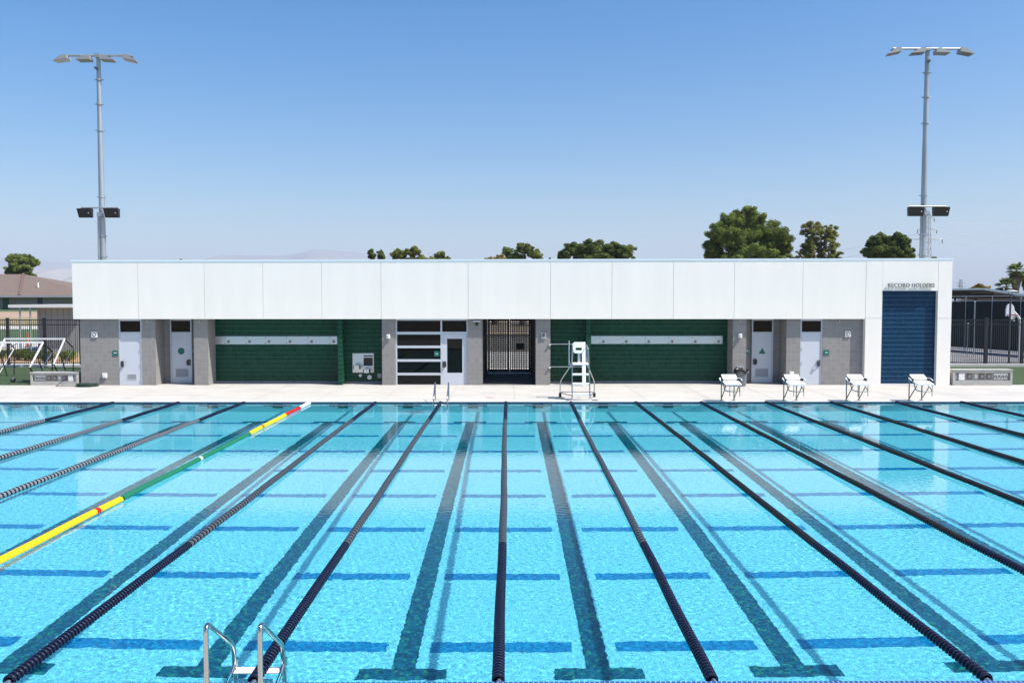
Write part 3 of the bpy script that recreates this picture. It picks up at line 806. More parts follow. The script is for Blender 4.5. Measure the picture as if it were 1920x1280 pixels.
def lane_rope(x, kind, label):
    t_ = thing('lane_rope', label, 'lane rope', (x, YN, WZ), 'lane ropes across the pool')
    def shift(q): q.v = [(a + x + 0.010*math.sin(b_*0.42 + x) + 0.003*math.sin(b_*1.7), b_, c_ + 0.003*math.sin(b_*2.3) + WZ + 0.040) for a, b_, c_ in q.v]; return q
    cb = MB(); cb.tube([(x, YN - 0.02, WZ + 0.036), (x, YFAR + 0.0, WZ + 0.036)], 0.012, 6); cb.build('cable', M['steel'], t_)
    if kind == 'yellow':
        cuts = [(RY0, 9.6, 'white'), (9.6, 11.0, 'red'), (11.0, GY(937, WZ), 'yellow'), (GY(937, WZ), GY(815, WZ), 'green'), (GY(815, WZ), GY(780, WZ), 'yellow'), (GY(780, WZ), GY(766, WZ), 'red'), (GY(766, WZ), RY1, 'white')]
        marks = {'yellow': [GY(961, WZ), GY(803, WZ)], 'green': [GY(863, WZ)]}
        for a, c, col in cuts:
            mk = [int((m_ - a)/PITCHD) for m_ in marks.get(col, []) if a < m_ < c]
            kk = lambda i, mk=mk: 1 if any(0 <= i - m_ <= 1 for m_ in mk) else 0
            alt = M['red'] if col == 'yellow' else M['white']
            o = shift(rope_mesh('floats', a, c, kk)).build(col + '_floats', [M[col], alt, M[col]], t_)
    else:
        ya, yb = YN + 4.75, YFAR - 4.7
        grey = {'pale': (0, 1), 'mid': (0, 1), 'dark': (0,)}[kind]  # right-hand ropes lose the pale discs: their shaded sides are put into the colour
        for nm, a, c in (('navy_floats', RY0, ya), ('striped_floats', ya, yb), ('navy_floats', yb, RY1)):
            if nm == 'navy_floats': o = shift(rope_mesh(nm, a, c, lambda i: 0)).build(nm, [M['navy'], M['navy'], M['floatblack']], t_)
            else:
                cols = [M['floatblack'], M['floatgrey' if kind == 'pale' else 'floatdim'], M['floatblack']]
                o = shift(rope_mesh(nm, a, c, lambda i: grey[i % len(grey)])).build(nm if kind != 'dark' else 'black_floats', cols, t_)
    e = MB(); e.tube([(x, YN + 0.0, WZ + 0.038), (x, YN + 0.1, WZ + 0.038)], 0.03, 10); e.build('end_hook', M['steel'], t_)
    return t_
proto = {}
names = {-6: ('pale', 'black and grey lane rope nearest the goals, leftmost in the pool'),
 -5: ('pale', 'black and grey lane rope, second from the goals on the left'),
 -4: ('pale', 'black and grey lane rope just left of the yellow and green one'),
 -3: ('yellow', 'yellow, green and red lane rope in the left half of the pool'),
 -2: ('mid', 'navy and grey lane rope just right of the yellow and green one'),
 -1: ('mid', 'navy and grey lane rope that ends between the rails of the far ladder'),
 0: ('mid', 'navy and grey lane rope lined up with the dark passage and mesh gate'),
 1: ('mid', 'navy lane rope that ends below the lifeguard chair'),
 2: ('dark', 'dark lane rope halfway between the lifeguard chair and the leftmost starting block'),
 3: ('dark', 'dark lane rope ending just left of the starting block by the trash can'),
 4: ('dark', 'dark lane rope ending between the two leftmost starting blocks'),
 5: ('dark', 'dark lane rope ending between the two middle starting blocks'),
 6: ('dark', 'dark lane rope ending between the two rightmost starting blocks'),
 7: ('dark', 'dark lane rope right of all the starting blocks, at the far right')}
for k, (kind, lab) in names.items():
    x = X0 + LANE*k
    if kind not in proto: o = proto[kind] = lane_rope(x, kind, lab)
    else:
        o = copy_tree(proto[kind], (x, YN, WZ)); o['label'] = lab
    if k == 1:      # this rope hangs askew, its near end pulled towards its left neighbour
        o.location.x = x - 0.30; o.rotation_euler.z = -math.atan(0.30/(YFAR - YN))
def lit_tree(o):
    for c in o.children:
        if c.type == 'MESH': c.cycles.is_caustics_receiver = True
        lit_tree(c)

# ------------------------------------------------------------------ pool ladders
def pool_ladder(x, ye, face, label):
    """Two bent stainless rails with treads. ye: pool edge; face +1: the water lies towards +Y."""
    t_ = thing('pool_ladder', label, 'ladder', (x, ye, 0.0), 'stainless pool ladders')
    s = face
    for sx in (-0.255, 0.255):
        xx = x + sx
        pts = [(xx, ye - s*0.28, -0.02), (xx, ye - s*0.28, 0.72), (xx, ye + s*0.50, 0.17), (xx, ye + s*0.55, -0.35), (xx, ye + s*0.55, -1.15)]
        q = MB(); q.tube(bend(pts, 0.13, 7), 0.0245, 14); q.build('rail', M['chrome'], t_)
        q = MB(); q.disc((xx, ye - s*0.28, 0.012), 0.06, (0,0,1), 0.022, 18); q.build('floor_flange', M['chrome'], t_)
        q = MB(); q.tube([(xx, ye + s*0.545, -0.02), (xx, ye + s*0.012, -0.33)], 0.02, 10); q.tube([(xx, ye + s*0.545, -0.02 - 0.035), (xx, ye + s*0.545, 0.02)], 0.034, 12); q.build('brace', M['chrome'], t_)
    for i, zz in enumerate((-0.077, -0.37, -0.68)):
        q = MB(); q.box(x - 0.23, x + 0.23, ye + s*0.40, ye + s*0.54, zz - 0.025, zz); q.build('tread', M['white'], t_)
    lit_tree(t_); return t_
pool_ladder(-2.60, YN - 0.02, 1, 'stainless pool ladder with a white tread at the near pool edge')
pool_ladder(-2.50, YFAR + 0.02, -1, 'stainless pool ladder at the far pool edge in front of the storefront window')

# ------------------------------------------------------------------ lifeguard chair
lc = thing('lifeguard_chair', 'tall white and steel lifeguard chair by the pool edge in front of green tile', 'chair', (2.75, 32.0, 0.0))
lx, ly = 2.76, 31.45
def LC(px, py, Y): 
    a, c = P(px, py, Y); return (a, Y, c)
for s in (-1, 1):
    xx = lx + s*0.335
    q = MB(); out = xx + (s*0.0 if s < 0 else 0.28)
    pts = [(xx - 0.25 if s < 0 else xx + 0.30, ly - 0.12, 0.028), (xx, ly - 0.1, 0.028), (xx, ly + 0.05, 0.35), (xx - s*0.015, ly + 0.30, 1.34), (xx - s*0.05, ly + 0.36, 2.0), (xx - s*0.06, ly + 0.75, 2.04)]
    q.tube(bend(pts, 0.16, 6), 0.022, 10); q.build('side_rail', M['chrome'], lc)
    q = MB(); foot = (lx + s*0.62, ly + 1.15, 0.09)
    if s < 0: foot = (lx - 0.72, ly + 1.15, 0.09)
    q.tube(bend([(xx - s*0.06, ly + 0.75, 2.02), (xx - s*0.03, ly + 0.82, 1.30), (foot[0], foot[1], 0.62), foot], 0.12, 5), 0.022, 10); q.build('rear_leg', M['chrome'], lc)
    q = MB(); q.box(foot[0] - 0.05, foot[0] + 0.05, foot[1] - 0.09, foot[1] + 0.07, 0.001, 0.17); q.build('wheel_foot', M['black'], lc, bevel=0.03)
    q = MB(); q.tube([(xx, ly - 0.02, 0.18), (foot[0], foot[1], 0.16)], 0.018, 8); q.build('base_bar', M['chrome'], lc)
q = MB(); q.tube([(lx - 0.72, ly + 1.15, 0.19), (lx + 0.62, ly + 1.15, 0.19)], 0.018, 8); q.build('base_bar', M['chrome'], lc)
for i, (zz, dy) in enumerate(((0.24, 0.03), (0.62, 0.12), (0.97, 0.21))):
    q = MB(); q.box(lx - 0.32, lx + 0.32, ly + dy - 0.02, ly + dy + 0.15, zz - 0.04, zz + 0.03); q.build('step', M['white'], lc, bevel=0.012)
q = MB(); q.box(lx - 0.31, lx + 0.31, ly + 0.27, ly + 0.75, 1.31, 1.39); q.build('seat', M['white'], lc, bevel=0.03)
# backrest with a hand slot
q = MB(); zc, yb_ = 1.96, ly + 0.70
def rrect(w, h, r, n=5):
    out = []
    for cx_, cz_, a0 in ((w-r, h-r, 0), (-(w-r), h-r, 90), (-(w-r), -(h-r), 180), (w-r, -(h-r), 270)):
        for i in range(n+1):
            a = R(a0 + 90*i/n); out.append((cx_ + r*math.cos(a), cz_ + r*math.sin(a)))
    return out
outer = [(a*(1.0 - 0.12*max(0, -c)/0.21), c) for a, c in rrect(0.235, 0.215, 0.09)]
inner = [(a, c - 0.05) for a, c in rrect(0.125, 0.05, 0.03)]
no = len(outer)
vs = [(lx - 0.03 + a, yb_ + dy + 0.1*c + 0.25*(a*a), zc + c) for dy in (0.0, 0.05) for a, c in outer] + [(lx - 0.03 + a, yb_ + dy + 0.1*c + 0.25*(a*a), zc + c) for dy in (0.0, 0.05) for a, c in inner]
fs = []
for i in range(no):
    j = (i+1) % no
    fs += [(i, 2*no+i, 2*no+j, j), (no+i, no+j, 3*no+j, 3*no+i), (i, j, no+j, no+i), (2*no+i, 3*no+i, 3*no+j, 2*no+j)]
q.add(vs, fs); q.build('backrest', M['white'], lc)
q = MB(); q.box(lx - 0.07, lx + 0.03, yb_ + 0.03, yb_ + 0.07, 1.38, 1.80); q.build('back_post', M['steel'], lc)
q = MB(); q.tube([(lx - 0.29, yb_ + 0.06, 2.05), (lx + 0.29, yb_ + 0.06, 2.05)], 0.022, 8); q.build('cross_bar', M['chrome'], lc)
q = MB(); px_ = lx - 0.42; q.tube([(px_, ly + 0.55, 1.28), (px_, ly + 0.55, 2.24)], 0.026, 10); q.bar((px_, ly + 0.55, 1.34), (lx - 0.30, ly + 0.5, 1.34), 0.05, 0.05); q.build('umbrella_holder', M['galv'], lc)
# white board leaning on the tiled pier behind the chair
wx = X(1095, 37.0)
q = MB(); q.hexa([(wx-0.08,36.86,0.0),(wx+0.08,36.86,0.0),(wx+0.08,36.94,0.0),(wx-0.08,36.94,0.0),(wx-0.08,37.20,1.93),(wx+0.08,37.20,1.93),(wx+0.08,37.28,1.93),(wx-0.08,37.28,1.93)])
tag(q.build('rescue_board', M['white'], bevel=0.02), 'narrow white board leaning on the green tile behind the lifeguard chair', 'board')
for py, lab in ((645, 'upper of two thin grey poles hung across the green alcove left of the lifeguard chair'), (687.5, 'lower of two thin grey poles hung across the green alcove left of the lifeguard chair')):
    a, c, zz = X(1031, YB), X(1098.5, YB), Z(py, YB)
    t_ = thing('rescue_pole', lab, 'pole', ((a+c)/2, YB - 0.05, zz), 'poles hung left of the lifeguard chair')
    q = MB(); q.tube([(a, YB - 0.05, zz), (c, YB - 0.05, zz)], 0.016, 8); q.build('shaft', M['galv'], t_)
    q = MB(); q.box(a - 0.05, a + 0.04, YB - 0.08, YB - 0.001, zz - 0.06, zz - 0.012); q.build('hook', M['offwhite'], t_)

# ------------------------------------------------------------------ starting blocks
def starting_block(x, label):
    M.setdefault('post_steel', mat('weathered_post_steel', (0.22, 0.205, 0.19), 0.4, metal=0.7)) if 'post_steel' not in M else None
    t_ = thing('starting_block', label, 'starting block', (x, 31.4, 0.0), 'starting blocks along the far pool edge')
    yp = 31.42
    for s in (-1, 1):
        xx = x + s*0.24
        q = MB(); q.tube([(xx, yp, 0.0), (xx, yp, 0.78)], 0.022, 10); q.tube(bend([(xx, yp, 0.76), (xx, yp, 0.83), (xx, yp - 0.12, 0.83)], 0.05), 0.022, 10); q.build('post', M['post_steel'], t_)
        q = MB(); q.tube([(xx, yp, 0.05), (xx + 0.03, yp - 0.52, 0.60)], 0.02, 10); q.build('brace', M['post_steel'], t_)
        q = MB(); q.disc((xx, yp, 0.008), 0.07, (0,0,1), 0.014, 16); q.build('anchor_plate', M['post_steel'], t_)
        q = MB(); q.tube(bend([(x + s*0.33, 31.28, 0.86), (x + s*0.40, 31.10, 0.86), (x + s*0.40, 30.92, 0.80)], 0.06), 0.022, 10); q.build('hand_grip', M['white'], t_)
        q = MB(); q.box(x + s*0.31 - 0.03, x + s*0.31 + 0.03, 30.98, 31.18, 0.76, 0.87); q.build('wedge_bracket', M['black'], t_, bevel=0.015)
    def slab(a, b_, za, zb, th, w, nm):
        q = MB(); q.hexa([(x-w,a,za-th),(x+w,a,za-th),(x+w,b_,zb-th),(x-w,b_,zb-th),(x-w,a,za),(x+w,a,za),(x+w,b_,zb),(x-w,b_,zb)])
        return q.build(nm, M['white'], t_, bevel=0.012)
    slab(30.62, 31.12, 0.70, 0.80, 0.05, 0.305, 'platform')
    slab(31.10, 31.36, 0.86, 1.00, 0.04, 0.275, 'footrest')
    q = MB(); q.tube(bend([(x - 0.27, 31.0, 0.70), (x - 0.27, 30.85, 0.45), (x - 0.18, 30.68, 0.42), (x + 0.27, 30.68, 0.42), (x + 0.27, 31.0, 0.62)], 0.1), 0.018, 8); q.build('backstroke_bar', M['post_steel'], t_)
    for s in (-0.12, 0.25):
        q = MB(); q.tube([(x + s, 30.67, 0.66), (x + s, 30.67, 0.24)], 0.013, 8); q.build('hand_bar', M['post_steel'], t_)
    return t_
labs = ('white starting block in front of the trash can', 'white starting block in front of the block pier left of the rightmost door', 'white starting block in front of the grey block wall beside the tower', 'white starting block in front of the blue tile niche')
sb = None
for px, lab in zip((1364.5, 1481.5, 1599, 1716.5), labs):
    x = X(px, 31.4, 750)
    if sb is None: sb = starting_block(x, lab)
    else:
        o = copy_tree(sb, (x, 31.4, 0.0)); o['label'] = lab

# ------------------------------------------------------------------ trash can
tx, ty = X(1391, 36.8), 36.85
t_ = thing('trash_can', 'grey trash can with a black bag liner beside the recessed door', 'trash can', (tx, ty, 0.0))
q = MB(); q.tube([(tx, ty, 0.005), (tx, ty, 0.05), (tx, ty, 0.66), (tx, ty, 0.70)], [0.21, 0.215, 0.27, 0.285], 24); q.build('bin', mat('grey_bin_plastic', (0.13, 0.145, 0.155), 0.5), t_)
q = MB(); vs, fs = [], []; n = 28
for j, (zz, rr) in enumerate(((0.60, 0.287), (0.68, 0.31), (0.745, 0.30), (0.735, 0.25), (0.66, 0.22))):
    for i in range(n):
        a = 2*math.pi*i/n; w = 1 + 0.05*math.sin(a*5 + j) + 0.03*math.sin(a*9)
        vs.append((tx + rr*w*math.cos(a), ty + rr*w*math.sin(a), zz + 0.025*math.sin(a*3 + j) - (0.06*math.sin(a*4) if j == 0 else 0)))
for j in range(4):
    for i in range(n): fs.append((j*n+i, j*n+(i+1)%n, (j+1)*n+(i+1)%n, (j+1)*n+i))
q.add(vs, fs, True); q.build('bag_liner', mat('black_bag', (0.01, 0.01, 0.011), 0.25), t_)
q = MB(); q.box(tx + 0.24, tx + 0.33, ty - 0.06, ty + 0.06, 0.58, 0.63); q.build('handle', M['louver'], t_, bevel=0.015)

# ------------------------------------------------------------------ low concrete walls with equipment panels
def equipment_wall(px0, px1, py0, Y, label, mirror):
    x0, x1, z1 = X(px0, Y), X(px1, Y), Z(py0, Y)
    t_ = thing('equipment_wall', label, 'concrete wall', ((x0+x1)/2, Y, 0.0), 'low concrete equipment walls')
    w = x1 - x0; c = lambda f: x0 + w*f
    n0, n1, za, zb = c(0.04), c(0.965), z1*0.33, z1*0.86
    q = MB(); q.box(x0, n0, Y, Y + 0.45, 0, z1); q.box(n1, x1, Y, Y + 0.45, 0, z1); q.box(n0, n1, Y, Y + 0.45, 0, za); q.box(n0, n1, Y, Y + 0.45, zb, z1); q.box(n0, n1, Y + 0.12, Y + 0.45, za, zb)
    q.box(x0 - 0.02, x1 + 0.02, Y - 0.02, Y + 0.47, z1 + 0.001, z1 + 0.05)
    q.build('wall', M['concrete'], t_)
    yy = Y + 0.12; zm = (za + zb)/2; hh = (zb - za)*0.36
    F = (lambda f: c(1 - f)) if mirror else c
    def plate(f0, f1, m, nm, d=0.02, k=1.0):
        a, e = sorted((F(f0), F(f1)))
        q = MB(); q.box(a, e, yy - d, yy - 0.001, zm - hh*k, zm + hh*k); return q.build(nm, m, t_)
    tan = mat('tan_socket_plate', (0.20, 0.13, 0.105), 0.6); grey = M['steel']
    s1 = plate(0.05, 0.29, grey, 'valve_plate')
    for i in range(4):
        xx = F(0.08 + 0.06*i); q = MB(); q.tube([(xx, yy - 0.02, zm + hh*0.2), (xx, yy - 0.09, zm + hh*0.2), (xx, yy - 0.09, zm - hh*0.7)], 0.022, 8); q.build('valve', M['darkgrey'], s1)
    for f in (0.33, 0.45, 0.66): 
        p_ = plate(f, f + 0.085, tan, 'socket_plate', 0.03)
        a, e = sorted((F(f + 0.02), F(f + 0.065))); q = MB(); q.box(a, e, yy - 0.036, yy - 0.0305, zm - hh*0.5, zm + hh*0.5); q.build('socket_cover', M['louver'], p_)
    plate(0.565, 0.615, M['offwhite'], 'switch_plate', 0.02, 0.7)
    plate(0.80, 0.895, M['offwhite'], 'control_box', 0.10, 1.25)
    plate(0.91, 0.955, M['louver'], 'junction_box', 0.06, 0.9)
    return t_
el = equipment_wall(54.5, 143, 699.5, YB - 0.05, 'low concrete wall with sockets and valves left of the pool building', False)
er = equipment_wall(1789, 1901, 695, YB - 0.25, 'low concrete wall with sockets and valves right of the white tower', True)
# cord and hose on the deck
pts = [P(123, 706, 37.2)]; 
cz0 = Z(712, 37.2)
q = MB(); a = X(122, 37.15)
q.tube(bend([(a, 37.22, 0.45), (a - 0.03, 37.12, 0.30), (a - 0.32, 36.95, 0.02), (a - 0.25, 36.7, 0.015), (a + 0.25, 36.7, 0.015), (a + 0.75, 36.85, 0.015), (a + 0.9, 36.9, 0.02)], 0.2, 5), 0.014, 6)
tag(q.build('extension_lead', M['black']), 'black cord trailing from the left equipment wall onto the deck', 'cable')
q = MB(); hx, hy = X(160, 36.75), 36.75
pts = []
for i in range(150):
    a = i*0.3; r_ = 0.36 + 0.04*math.sin(i*0.07) + 0.02*math.sin(i*0.9)
    pts.append((hx + (r_ + 0.05*math.sin(i*.11))*1.15*math.cos(a), hy + r_*0.8*math.sin(a), 0.02 + 0.03*(i//21)*0.5 + 0.004*math.sin(i)))
q.tube(pts, 0.017, 6); tag(q.build('garden_hose', mat('green_hose', (0.01, 0.035, 0.022), 0.5)), 'coiled dark green hose on the deck beside the left equipment wall', 'hose')
dx, dy = P(919, 745, GY(745))[0], GY(745)
t_ = thing('drain_cover', 'small round reddish drain cover in the pale deck before the passage', 'drain cover', (dx, dy, 0.0))
q = MB(); q.tube([(dx, dy, 0.001), (dx, dy, 0.008)], 0.17, 28); q.build('cover', mat('rusty_cover', (0.42, 0.30, 0.25), 0.8, var=0.2, scale=20), t_)
q = MB(); q.tube([(dx, dy, 0.0085), (dx, dy, 0.012)], 0.05, 16); q.build('lift_cap', M['louver'], t_)
# depth tiles let into the coping
for i, px in enumerate((845, 880)):
    y_ = 31.75; x_ = X(px, y_, 748)
    q = MB(); q.box(x_ - 0.15, x_ + 0.15, y_ - 0.075, y_ + 0.075, 0.0005, 0.005)
    tag(q.build('depth_tile', M['white']), ('pale tile set in the deck edge just right of the far ladder', 'pale tile set in the deck edge before the passage')[i], 'tile')

# ------------------------------------------------------------------ water polo goals on the lawn
M['goalwhite'] = mat('goal_white_paint', (0.8, 0.8, 0.8), 0.4)
def goal(xl, xr, yt, zt, dx, dy, zlow, label):
    t_ = thing('water_polo_goal', label, 'goal', ((xl+xr)/2, yt, 0.0), 'water polo goals parked on the lawn')
    lo = lambda x: (x - dx, yt - dy, zlow)
    q = MB(); q.bar((xl, yt, zt), (xr, yt, zt), 0.08, 0.08); q.build('crossbar', M['goalwhite'], t_)
    for x in (xl, xr):
        q = MB(); q.bar((x, yt, zt - 0.0), lo(x), 0.085, 0.085); po = q.build('post', M['goalwhite'], t_)
        q = MB(); q.bar((x + 0.02, yt + 0.05, zt - 0.06), (x + 0.16, yt + 0.5, zt - 0.48), 0.045, 0.045); q.bar((x + 0.16, yt + 0.5, zt - 0.48), (x + 0.22, yt + 0.3, 0.04), 0.045, 0.045); q.build('rear_leg', M['black'], t_)
        q = MB(); q.tube([(x + 0.16, yt + 0.48, zt - 0.50), (x - 0.42, yt - dy + 0.25, 0.03)], 0.024, 8); q.build('strut', M['goalwhite'], t_)
        q = MB(); q.bar((x - dx*0.45, yt - dy*0.5, zt - (zt-zlow)*0.5 - 0.05), (x + 0.12, yt - 0.1, 0.04), 0.04, 0.04); q.bar(lo(x), (x - dx + 0.18, yt - dy + 0.15, 0.04), 0.05, 0.05); q.build('front_leg', M['black'], t_)
        q = MB(); q.tube(bend([(x - (0.75 if x == xr else -0.75), yt + 0.06, zt - 0.08), (x - (0.4 if x == xr else -0.4), yt - 0.2, zt - 0.42), (x - dx*0.35, yt - dy*0.35, zt - (zt-zlow)*0.35)], 0.15), 0.018, 8); q.build('net_bar', M['darkgrey'], t_)
    return t_
g1y = 41.6
goal(X(9, g1y), X(121, g1y), g1y, Z(635.0, g1y), 0.45, 0.25, Z(682, g1y - 0.25), 'white water polo goal frame standing farther back, nearest the building')
g2y = 39.4
goal(X(80, g2y) - 3.05, X(80, g2y), g2y, Z(641.5, g2y), 0.5, 0.25, Z(688, g2y - 0.25), 'white water polo goal frame in front, cut off by the left picture edge')

# ------------------------------------------------------------------ light masts with speakers
def mast(px_base, px_top, py_top, Y, arm_px, sp_px, sp_py, label, lamp_tilt):
    xb = X(px_base, Y, 490); ztop = Z(py_top, Y, px_top)
    t_ = thing('light_mast', label, 'light mast', (xb, Y, 0.0), 'tall light masts behind the building')
    q = MB(); q.tube([(xb, Y, -0.1), (xb, Y, ztop*0.35), (xb, Y, ztop*0.68), (xb, Y, ztop)], [0.20, 0.165, 0.14, 0.105], 16); pole = q.build('pole', M['galv'], t_)
    za = ztop - 0.06
    a0, a1 = P(arm_px[0], py_top, Y)[0], P(arm_px[1], py_top, Y)[0]
    q = MB(); q.tube([(a0, Y - 0.14, za), (a1, Y - 0.14, za)], 0.06, 10); q.box(xb - 0.14, xb + 0.14, Y - 0.19, Y + 0.14, za - 0.09, za + 0.12); q.build('crossarm', M['galv'], t_)
    n = 4
    for i in range(n):
        lx_ = a0 + (a1 - a0)*(0.01 + 0.98*i/(n-1)); tl = lamp_tilt[i]
        ca, sa = math.cos(tl), math.sin(tl)
        def tr(u, v, w):  # u across, v depth, w up; pitched down to the pool and rolled
            w2 = w - 0.10*v
            return (lx_ + u*ca + w2*sa, Y - 0.14 + v, za - 0.17 - u*sa + w2*ca)
        s = 1 if tl >= 0 else -1
        q = MB()
        prof_b = [(-0.5*s, -0.03), (0.5*s, -0.03), (0.42*s, 0.10), (-0.1*s, 0.17), (-0.40*s, 0.08)]
        prof_b = [(-0.40, -0.09), (0.48, -0.09), (0.46, -0.06), (-0.12, 0.115), (-0.40, 0.09)] if s > 0 else [(-0.48, -0.09), (0.40, -0.09), (0.40, 0.09), (0.12, 0.115), (-0.46, -0.06)]
        m_ = len(prof_b)
        vs = [tr(u*0.88, -0.24, w*1.15) for u, w in prof_b] + [tr(u*0.8, 0.24, w*1.05) for u, w in prof_b]
        fs = [tuple(range(m_-1, -1, -1)), tuple(range(m_, 2*m_))] + [(k, (k+1) % m_, m_+(k+1) % m_, m_+k) for k in range(m_)]
        q.add(vs, fs); hd = q.build('floodlight', M['lamphead'], t_)
        q = MB(); q.add([tr(-0.32, -0.20, -0.115), tr(0.32, -0.20, -0.115), tr(0.32, 0.20, -0.115), tr(-0.32, 0.20, -0.115), tr(-0.32, -0.20, -0.10), tr(0.32, -0.20, -0.10), tr(0.32, 0.20, -0.095), tr(-0.32, 0.20, -0.095)], [(0,3,2,1),(4,5,6,7),(0,1,5,4),(1,2,6,5),(2,3,7,6),(3,0,4,7)]); q.build('lens', M['lens'], hd)
        q = MB(); q.box(lx_ - 0.12, lx_ + 0.12, Y - 0.22, Y - 0.06, za - 0.13, za - 0.04); q.build('knuckle', M['darkgrey'], hd)
    # speakers and their bar
    zs = Z(sp_py, Y); s0, s1 = X(sp_px[0], Y, 395), X(sp_px[3], Y, 395)
    q = MB(); q.tube([(s0 + 0.1, Y - 0.22, zs), (s1 - 0.1, Y - 0.22, zs)], 0.04, 8); q.build('speaker_bar', M['galv'], t_)
    for a, c in ((sp_px[0], sp_px[1]), (sp_px[2], sp_px[3])):
        x0, x1 = X(a, Y, 395), X(c, Y, 395)
        q = MB(); q.hexa([(x0+0.04,Y-0.36,zs-0.54),(x1-0.02,Y-0.36,zs-0.54),(x1-0.06,Y-0.12,zs-0.52),(x0+0.08,Y-0.12,zs-0.52),(x0,Y-0.52,zs-0.06),(x1,Y-0.52,zs-0.06),(x1-0.04,Y-0.16,zs-0.05),(x0+0.04,Y-0.16,zs-0.05)])
        sp = q.build('speaker', M['black'], t_)
        q = MB(); q.box((x0+x1)/2 - 0.3, (x0+x1)/2 + 0.3, Y - 0.26, Y - 0.18, zs - 0.058, zs - 0.03); q.build('bracket', M['darkgrey'], sp)
        q = MB(); q.disc((x1 - 0.15, Y - 0.475, zs - 0.30), 0.03, (0, 1, -0.35), 0.015, 12); q.build('badge', M['louver'], sp)
    q = MB(); q.box(xb - 0.12, xb + 0.16, Y - 0.36, Y - 0.17, zs - 0.48, zs - 0.25); q.build('junction_box', M['galv'], t_)
    for zz in (ztop - 1.3, ztop - 2.6, ztop - 4.0, zs + 0.6, zs - 1.5, zs - 2.6):
        q = MB(); q.tube([(xb, Y, zz - 0.03), (xb, Y, zz + 0.03)], 0.175 if zz > zs else 0.195, 14); q.tube([(xb - 0.26, Y, zz), (xb + 0.26, Y, zz)], 0.022, 6); q.build('strap', M['galv'], pole)
    q = MB(); q.tube([(xb - 0.16, Y - 0.12, zs - 0.3), (xb - 0.185, Y - 0.13, zs - 3.0), (xb - 0.19, Y - 0.13, 1.0)], 0.035, 8); q.build('conduit', M['galv'], t_)
    q = MB(); q.tube([(xb - 0.02, Y - 0.15, ztop - 0.75), (xb - 0.02, Y - 0.33, ztop - 0.75)], 0.07, 10); q.build('sensor', M['darkgrey'], t_)
    return t_
M['lamphead'] = mat('lamp_housing', (0.33, 0.33, 0.32), 0.45, metal=0.3)
M['lens'] = mat('lamp_lens', (0.16, 0.18, 0.20), 0.15)
mast(193.5, 185.5, 104, 45.6, (118, 248), (152.5, 179, 201.5, 229), 391, 'galvanised light mast with four floodlights and two speakers behind the left end of the roof', (-0.16, -0.02, 0.05, 0.2))
mast(1729.5, 1738.5, 91, 45.6, (1672, 1808), (1696.5, 1725, 1743, 1772.5), 387.5, 'galvanised light mast with four floodlights and two speakers behind the white tower', (-0.2, -0.08, 0.02, 0.18))

# ------------------------------------------------------------------ trees
def leaf_mat(name, col, trans=0.35):
    m = bpy.data.materials.new(name); m.use_nodes = True
    n, l = m.node_tree.nodes, m.node_tree.links
    n.remove(n['Principled BSDF'])
    oi = n.new('ShaderNodeNewGeometry')
    t = n.new('ShaderNodeTexNoise'); t.inputs['Scale'].default_value = 0.9; t.inputs['Detail'].default_value = 3
    l.new(oi.outputs['Position'], t.inputs['Vector'])
    r = n.new('ShaderNodeValToRGB')
    r.color_ramp.elements[0].position = 0.35; r.color_ramp.elements[0].color = (*[c*0.6 for c in col], 1)
    r.color_ramp.elements[1].position = 0.68; r.color_ramp.elements[1].color = (col[0]*1.55, col[1]*1.35, col[2]*1.1, 1)
    l.new(t.outputs['Fac'], r.inputs[0])
    d = n.new('ShaderNodeBsdfDiffuse'); tr = n.new('ShaderNodeBsdfTranslucent'); mx = n.new('ShaderNodeMixShader'); mx.inputs[0].default_value = trans
    l.new(r.outputs[0], d.inputs[0]); l.new(r.outputs[0], tr.inputs[0]); l.new(d.outputs[0], mx.inputs[1]); l.new(tr.outputs[0], mx.inputs[2])
    l.new(mx.outputs[0], n['Material Output'].inputs['Surface'])
    return m
M['leaf'] = leaf_mat('pine_foliage', (0.15, 0.215, 0.065))
M['leaf_dark'] = leaf_mat('dark_foliage', (0.115, 0.165, 0.055))
M['leaf_olive'] = leaf_mat('olive_foliage', (0.205, 0.245, 0.075))
M['leaf_yellow'] = leaf_mat('yellowish_foliage', (0.30, 0.25, 0.08))
M['bark'] = mat('bark', (0.11, 0.085, 0.065), 0.9, var=0.3, scale=3)
